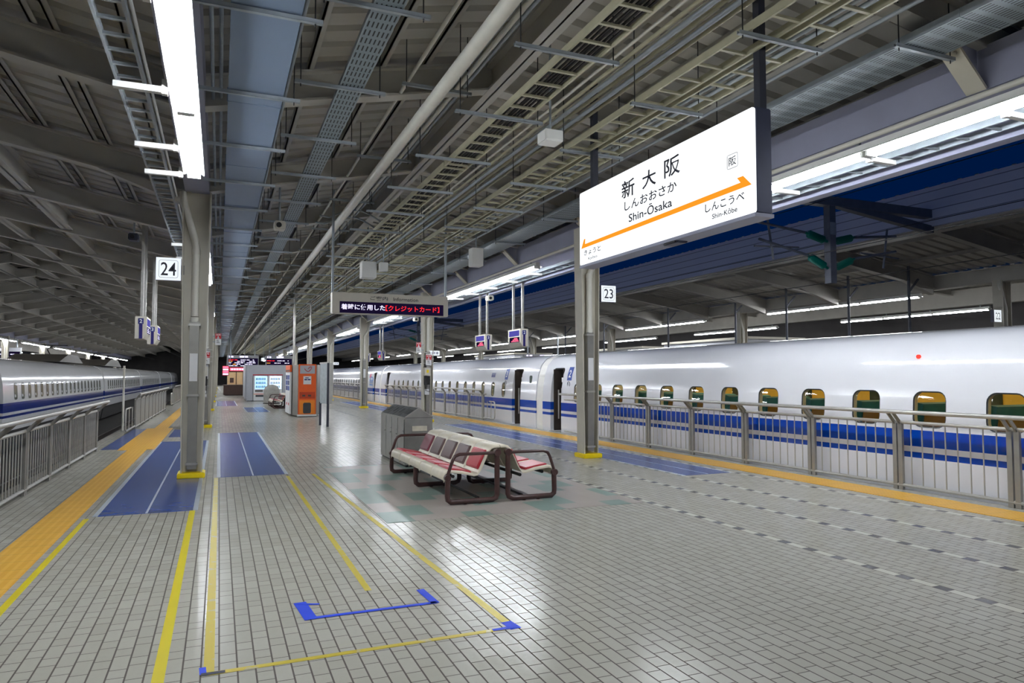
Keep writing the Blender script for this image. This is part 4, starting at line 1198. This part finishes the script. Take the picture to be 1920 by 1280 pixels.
for i, (x, z) in enumerate(((-.12, 4.72), (-.04, 4.75), (.62, 4.72))):
    longpipe('conduit', x, z, .018, 'galv', 'thin conduit beside the flat duct', 'conduit', 'conduits by the flat duct')
# boxes and speakers among the services
def jbox(x, y, z, w, h, m, label, up=None):
    t = thing('junction_box', label, 'junction box', (x, y, z))
    MB().box(x - w / 2, x + w / 2, y - w / 2, y + w / 2, z, z + h).build('casing', m, t, bevel=.01)
    MB().box(x - w / 2 + .02, x + w / 2 - .02, y - w / 2 - .004, y - w / 2, z + .02, z + h - .02).build('cover', m, t)
    MB().tube([(x, y, z + h), (x, y, (up or zs(x)) - .005)], .014, 6).build('conduit_drop', 'galv', t)
    return t
jbox(3.66, 7.6, 4.42, .24, .14, 'lamp_white', 'white box under the ridge cable ladder, upper middle of the photo')
jbox(3.4, 17.6, 4.05, .36, .4, 'lamp_white', 'white box hanging near the ridge beyond the information sign')
jbox(3.72, 17.3, 4.2, .2, .22, 'lamp_white', 'smaller white box hanging right of the ridge beyond the information sign')
jbox(5.2, 14.6, 4.02, .26, .4, 'lamp_white', 'tall white box with bent conduit hanging between twin ladders and right girder')
def camera_dome(x, y, z, label, up, m='cabinet_beige'):
    t = thing('security_camera', label, 'camera', (x, y, z), 'cameras under the eaves')
    MB().box(x - .1, x + .1, y - .16, y + .12, z, z + .15).build('casing', m, t, bevel=.02)
    MB().lathe((x - .02, y - .16, z + .07), [(.05, 0), (.045, -.03)], 12, (0, 1, 0)).build('lens', 'black', t)
    MB().tube([(x, y, z + .15), (x, y, up)], .02, 8).build('stem', 'galv', t)
camera_dome(7.9, 20.9, 4.0, 'beige camera hung under the right eaves between the display boxes', 4.6)
camera_dome(7.9, 30.0, 4.0, 'beige camera hung under the right eaves beyond the information sign', 4.6)
camera_dome(-1.75, 17.0, 4.5, 'dark camera hung from the roof left of the 24 sign', 5.2, 'dark_steel')
camera_dome(.98, 13.6, 4.3, 'camera between the flat duct and the perforated tray', 5.2)
# conduit loops arching across near the second pillars
for i, y in enumerate((15.2, 15.9)):
    o = MB().tube([(1.9, y, 5.0), (2.1, y, 4.98)] + [(2.1 + 1.2 * q / 8, y + .2, 4.98 + .25 * math.sin(math.pi * q / 8)) for q in range(1, 9)] + [(3.4, y + .3, 4.6)], .02, 6).build('conduit_loop', 'galv', smooth=True)
    tag(o, 'bent conduit arching across the ridge, %s one' % ('nearer' if i == 0 else 'farther'), 'conduit')

# ================================================================== far platform furniture
# orange machine with white side machine and silver shell
t = thing('vending_machine', 'orange vending machine with heart mark and white drink machine on its side, middle distance', 'vending machine', (3.2, 28.75, 0))
MB().prism([(2.69, 31.7), (2.73, 29.5), (2.86, 28.82), (3.6, 28.82), (3.8, 29.5), (3.8, 31.7)], 'z', .05, 2.05).build('shell', 'steel_dull', t)
MB().box(2.9, 3.58, 28.8, 31.5, 0, .05).build('plinth', 'black', t)
f = MB().box(2.88, 3.55, 28.75, 28.84, .1, 2.07).build('front_panel', 'orange', t, bevel=.008)
MB().box(2.93, 3.5, 28.742, 28.75, 1.7, 2.02).build('top_panel', 'booth', f)
MB().box(3.06, 3.36, 28.742, 28.75, 1.28, 1.6).build('notice_panel', 'white', f, bevel=.003)
hb = [(3.10, 1.9), (3.12, 1.86), (3.18, 1.8), (3.24, 1.775), (3.3, 1.82), (3.36, 1.9), (3.37, 1.96), (3.33, 1.975), (3.28, 1.94), (3.235, 1.885)]
MB().tube([(x, 28.738, z) for x, z in hb], .014, 6).build('heart_mark', 'red', f)
for q, (xa, xb) in enumerate(((3.13, 3.26), (3.1, 3.2), (3.22, 3.33))):
    MB().box(xa, xb, 28.738, 28.742, 1.52 - .06 * max(0, q - 0) if q == 0 else 1.44, 1.55 if q == 0 else 1.49).build('notice_text', 'navy', f)
MB().box(2.92, 3.51, 28.742, 28.75, .72, .98).build('coin_recess', 'orange_dark', f)
for xx in (3.02, 3.24): MB().box(xx, xx + .12, 28.737, 28.742, .8, .87).build('coin_slot', 'brown', f)
MB().box(2.92, 3.51, 28.74, 28.75, .12, .66).build('lower_panel', 'orange_light', f, bevel=.002)
MB().prism(rrect(3.06, 3.36, .14, .56, .06), 'y', 28.735, 28.742).build('outlet_hatch', 'bin_dark', f)
MB().box(2.84, 3.58, 28.73, 28.82, .03, .1).build('kick_plate', 'lamp_white', t)
w = MB().box(2.63, 2.7, 29.62, 31.6, .08, 1.75).build('side_machine', 'white', t, bevel=.006)
MB().box(2.63, 2.7, 29.62, 31.6, 1.78, 2.05).build('side_header', 'orange', t)
MB().box(2.625, 2.63, 29.7, 31.5, 1.8, 1.86).build('header_stripe', 'brown', w)
for q in range(2):
    for r_ in range(3):
        MB().box(2.622, 2.63, 29.85 + .85 * q, 30.5 + .85 * q, 1.02 + .22 * r_, 1.2 + .22 * r_).build('product_window', 'navy' if (q + r_) % 2 else 'plate_blue', w)
    MB().box(2.622, 2.63, 29.95 + .85 * q, 30.2 + .85 * q, .42, .52).build('price_mark', 'red', w)
# two posts carrying something above the machine
for q, xx in enumerate((2.9, 3.55)):
    o = MB().tube([(xx, 31.0, 2.05), (xx, 31.0, zs(xx) + .02)], .045 if q == 0 else .03, 10).build('roof_post', 'steel', smooth=True, loc=(xx, 31, 2.05))
    tag(o, 'steel post rising from the orange vending machine to the roof, %s' % ('thicker left one' if q == 0 else 'thinner right one'), 'post')

t = thing('map_board', 'glass platform map board on two dark legs right of the orange machine', 'notice board', (3.1, 23.3, 0))
for xx, yy in ((3.07, 23.75), (3.2, 22.95)):
    MB().box(xx - .035, xx + .035, yy - .035, yy + .035, 0, 2.02 if yy < 23.3 else .76).build('leg', 'dark_steel', t)
MB().prism([(3.055, 23.75), (3.085, 23.755), (3.215, 22.96), (3.185, 22.95)], 'z', .72, 2.02).build('panel', 'map_panel', t)
MB().prism([(3.04, 23.8), (3.1, 23.8), (3.23, 22.94), (3.17, 22.93)], 'z', 2.0, 2.05).build('cap_rail', 'steel', t)
MB().box(3.23, 3.34, 22.9, 22.96, .72, 2.02).build('side_plate', 'steel', t)

# grey booth with two drink machines set into its front
t = thing('booth', 'grey booth wall with a niche for drink machines, far down the platform', 'booth', (2.9, 48, 0))
b = MB()
b.box(1.62, 2.0, 48, 48.9, 0.04, 2.32); b.box(3.8, 4.9, 48, 48.9, 0.04, 2.32); b.box(2.0, 3.8, 48, 48.9, 1.7, 2.32)
b.box(1.62, 4.9, 48.9, 52.6, 0.04, 2.32)
b.build('wall_panel', 'booth', t)
MB().box(1.66, 4.86, 48.03, 52.5, 0, .04).build('plinth', 'black', t)
MB().box(1.98, 3.82, 47.98, 48.02, 1.66, 1.71).build('niche_trim', 'red', t)
MB().box(1.55, 1.62, 48.1, 52.6, .2, 2.3).build('side_cladding', 'booth', t)
def drinks(x0, x1, glow, label):
    t = thing('drink_machine', label, 'vending machine', ((x0 + x1) / 2, 47.95, 0))
    MB().box(x0, x1, 47.95, 48.86, .03, 1.64).build('cabinet', 'white', t, bevel=.008)
    g = MB().box(x0 + .1, x1 - .06, 47.94, 47.95, .78, 1.6).build('display_window', glow, t)
    for r_ in range(3):
        z = .86 + .25 * r_
        MB().box(x0 + .1, x1 - .06, 47.925, 47.94, z - .02, z).build('shelf', 'white', g)
        for q in range(7):
            xx = x0 + .14 + q * (x1 - x0 - .26) / 7
            MB().lathe((xx + .03, 47.92, z), [(.028, 0), (.028, .11), (.012, .14), (.012, .16)], 8).build('bottle', ('navy', 'plate_blue', 'ink_grey', 'seat_teal', 'logo_blue')[(q * 3 + r_) % 5], g)
    MB().box(x0 + .1, x1 - .3, 47.94, 47.95, .6, .72).build('button_strip', 'ink_grey', t)
    MB().box(x0 + .02, x1 - .02, 47.94, 47.95, .44, .47).build('orange_stripe', 'orange', t)
    MB().box(x0 + .14, x1 - .24, 47.935, 47.95, .28, .4).build('outlet_flap', 'bin_dark', t)
    MB().box(x1 - .2, x1 - .14, 47.935, 47.95, .36, .42).build('coin_return', 'brown', t)
drinks(2.03, 2.9, 'vend_glow', 'lit drink vending machine on the left of the booth niche')
drinks(2.92, 3.78, 'vend_white', 'lit drink vending machine on the right of the booth niche, behind the grey cover')
t = thing('covered_cart', 'grey cloth cover over a cart standing behind the distant bench', 'covered cart', (2.85, 43.5, 0))
MB().lathe((2.85, 43.5, 0), [(.44, 0), (.46, .4), (.45, .78), (.36, .98), (.2, 1.08), (.03, 1.12)], 14).build('cover', 'cover_grey', t, smooth=True)
b = MB(); b.lathe((2.85, 43.5, .0), [(.48, 0), (.48, .05)], 14); b.build('base', 'black', t)

t = thing('counter_block', 'long dark brown counter on the platform floor before the tan room', 'counter', (1.3, 63, 0))
MB().box(.35, 2.9, 63, 66.5, .05, .82).build('panel', 'brown', t, bevel=.02)
MB().box(.3, 2.95, 62.95, 66.5, .82, .87).build('top', 'brown', t)
MB().box(.45, 2.85, 63.1, 66.4, 0, .05).build('plinth', 'black', t)
t = thing('staff_room', 'tan walled room with brown door frame behind the counter', 'room', (1.8, 70, 0))
MB().box(.72, 3.2, 70, 74, 0, 2.1).build('wall', 'tan', t)
for xa, xb in ((1.42, 1.48), (2.02, 2.08)): MB().box(xa, xb, 69.96, 70, .8, 2.0).build('door_frame', 'brown', t)
MB().box(.72, 3.2, 69.96, 70.0, 1.98, 2.1).build('lintel', 'brown', t)
MB().box(.92, 1.24, 69.96, 70, 1.0, 1.45).build('notice_frame', 'brown', t)
# LED warning signs
t = thing('led_sign', 'bright red and white LED sign above the tan room', 'LED sign', (1.35, 61.5, 2.1))
MB().box(.72, 2.0, 61.5, 61.7, 2.0, 2.32).build('cabinet', 'red', t)
MB().box(.8, 1.9, 61.49, 61.5, 2.06, 2.26).build('lit_face', 'led_pink', t)
for q in range(5): MB().box(.88 + .2 * q, 1.03 + .2 * q, 61.48, 61.49, 2.1, 2.22).build('lit_mark', 'led_white', t)
for xx in (.8, 1.9): MB().tube([(xx, 61.6, 2.32), (xx, 61.6, zs(xx))], .025, 6).build('hanging_post', 'galv', t)
t = thing('led_sign', 'stack of red lit panels left of the red LED sign', 'LED sign', (.45, 60, 1.8))
MB().box(.22, .7, 60, 60.12, 1.65, 2.42).build('cabinet', 'red', t)
for q in range(4): MB().box(.26, .66, 59.99, 60, 1.7 + .18 * q, 1.83 + .18 * q).build('lit_row', 'led_pink' if q % 2 else 'led_white', t)
for xx in (.6, .68): MB().tube([(xx, 60.06, 2.42), (xx, 60.06, zs(xx))], .02, 6).build('hanging_post', 'galv', t)
def dep_board(x0, x1, y, z0, z1, label, rows, flip=False, hang=5.3, group='departure boards'):
    t = thing('departure_board', label, 'departure board', ((x0 + x1) / 2, y, z0), group)
    MB().box(x0, x1, y, y + .3, z0, z1).build('cabinet', 'booth', t)
    h = (z1 - z0)
    s = MB().box(x0 + .06, x1 - .06, y - .01, y, z0 + .04, z0 + h * .74).build('screen', 'screen_dark', t)
    W_ = x1 - x0
    MB().box(x0 + W_ * .05, x0 + W_ * .1, y - .008, y, z0 + h * .8, z0 + h * .94).build('header_mark', 'led_white', t)
    MB().box(x0 + W_ * .13, x0 + W_ * .2, y - .008, y, z0 + h * .8, z0 + h * .94).build('header_mark', 'led_white', t)
    MB().box(x0 + W_ * .4, x0 + W_ * .66, y - .008, y, z0 + h * .8, z0 + h * .94).build('header_text', 'led_white', t)
    for q in range(rows):
        z = z0 + h * (.66 - .62 * (q + .5) / rows)
        x = x0 + W_ * .05
        k = 0
        while x < x1 - W_ * .14:
            w = W_ * (.05 + .03 * ((q * 5 + k * 3) % 4))
            mm = 'led_orange' if (k < 2 and q % 2 == 1) else ('led_red' if q == 0 and k < 3 else 'led_white')
            if (q + k) % 4 != 3: MB().box(x, x + w * .8, y - .014, y - .01, z - h * .03, z + h * .03).build('led_word', mm, s)
            x += w; k += 1
    for xx in (x0 + .3, x1 - .3): MB().box(xx - .04, xx + .04, y + .1, y + .18, z1, zs(xx) if -.3 < xx < 8 else hang).build('hanging_post', 'galv', t)
    return t
dep_board(.55, 3.0, 62, 2.36, 3.32, 'large departure board far down the platform, above the red LED sign', 5)
dep_board(3.55, 5.7, 62, 2.36, 3.3, 'departure board far down the platform, right of the larger one, above the booth', 3)
dep_board(-18.6, -14.9, 68, 2.7, 3.9, 'departure board of the platform beyond the left train, far left', 3, hang=4.9)
dep_board(19.2, 22.1, 44, 2.42, 3.1, 'departure board beyond the right train, right of the car 3 sign', 2, hang=5.1)
t = thing('lit_sign', 'tiny lit white sign between the far departure boards', 'platform sign', (3.17, 61.9, 2.85))
MB().box(3.2, 3.45, 61.9, 62.0, 2.85, 3.12).build('cabinet', 'number_glow', t)
MB().box(3.36, 3.41, 61.93, 61.97, 3.12, 5.76).build('hanging_post', 'galv', t)

# platforms across the tracks: kiosks and shelters, hanging posts
def kiosk(x0, x1, y0, y1, h, m, label):
    t = thing('kiosk', label, 'kiosk', ((x0 + x1) / 2, y0, 0))
    MB().box(x0, x1, y0, y1, 0, h).build('wall', m, t)
    MB().box(x0 - .1, x1 + .1, y0 - .1, y1 + .1, h, h + .12).build('roof', 'paint', t)
    MB().box(x0 - .02, x0, y0 + .3, y1 - .3, 1.0, 2.0).build('shutter', 'galv', t)
kiosk(23.6, 27, 27, 34, 3.4, 'booth', 'white kiosk beyond the right train, left of the gap between lights')
kiosk(23.8, 27, 36.5, 42, 3.3, 'booth', 'pale shelter beyond the right train, behind the middle of train car 2')
kiosk(23.5, 27, 56, 66, 3.5, 'booth', 'white shelter beyond the right train above train car 3')
kiosk(-20, -16.5, 40, 46, 3.0, 'booth', 'pale kiosk beyond the left train')
for i, (x, y) in enumerate(((20.8, 29.6), (20.8, 24.6), (20.8, 21.6), (20.8, 18.6), (20.8, 16.2), (20.8, 36.0), (20.8, 41.0), (20.8, 47.0))):
    t = thing('hanging_rail_post', 'slim post hung from the roof beyond the right train, %s from the right' % (ORD[[4, 3, 2, 1, 0, 5, 6, 7][i]]), 'post', (x, y, 2.2), 'hung posts beyond the right train')
    MB().tube([(x, y, 2.0), (x, y, 5.2)], .045, 8).build('post', 'catenary', t)
    MB().bar((x, y, 4.35), (x + .45, y, 4.8), .05, .05).build('brace', 'catenary', t)
    MB().box(x - .14, x + .14, y - .5, y + .5, 1.75, 2.0).build('display_housing', 'cabinet_beige', t)
# overhead line supports between the roofs
def catenary(y, label):
    t = thing('overhead_line_support', label, 'overhead line support', (12.3, y, 3.6), 'overhead line supports')
    MB().box(12.215, 12.385, y - .085, y + .085, 3.62, 5.5).build('drop_post', 'catenary', t)
    MB().box(12.22, 12.38, y - .1, y - .085, 4.68, 4.95).build('number_plate', 'galv', t)
    MB().bar((8.3, y, 5.42), (15.5, y, 5.42), .2, .2).build('cross_beam', 'catenary', t)
    MB().bar((12.3, y, 5.42), (15.5, y, 5.05), .16, .16).build('brace', 'catenary', t)
    for s in (-1, 1):
        for zz, up in ((4.62, .12), (4.12, .3)):
            a = Vector((12.3 + s * .085, y, zz - .02 - up * .5)); c = Vector((12.3 + s * .85, y - .02, zz + up * .5)) if zz < 4.5 else Vector((12.3 + s * .85, y, zz + .1))
            dr = (c - a).normalized(); pr = [(.03, 0), (.03, .1)]
            q = .12
            while q < .55: pr += [(.055, q), (.085, q + .012), (.055, q + .024)]; q += .036
            pr += [(.03, q), (.03, q + .1)]
            MB().lathe(a, pr, 14, dr).build('insulator', 'insulator', t, smooth=False)
            e = a + dr * (q + .1)
            MB().tube([e, e + Vector((s * 1.3, 0, .25 if zz < 4.5 else .12))], .03, 8).build('bracket_tube', 'catenary', t)
        MB().tube([(12.3 + s * 1.6, y, 4.05), (12.3 + s * 1.75, y, 4.95)], .025, 6).build('stay_tube', 'catenary', t)
        MB().tube([(12.3 + s * .9, y, 4.35), (12.3 + s * 2.1, y, 4.3)], .02, 6).build('steady_arm', 'catenary', t)
catenary(11.45, 'dark hanging post with four green insulators between the roofs, nearest')
catenary(46.0, 'dark hanging post with green insulators between the roofs, far behind the information sign')
for i, (x, z) in enumerate(((10.6, 3.95), (10.6, 4.95), (14.1, 3.95), (14.1, 4.95), (11.2, 5.25))):
    longpipe('overhead_wire', x, z, .009, 'black', 'black overhead wire above the right tracks', 'overhead wire', 'overhead wires right', n=5)
for i, (x, z) in enumerate(((-4.5, 3.95), (-8.4, 3.95))):
    longpipe('overhead_wire', x, z, .009, 'black', 'black overhead wire above the left tracks', 'overhead wire', 'overhead wires left', n=5)
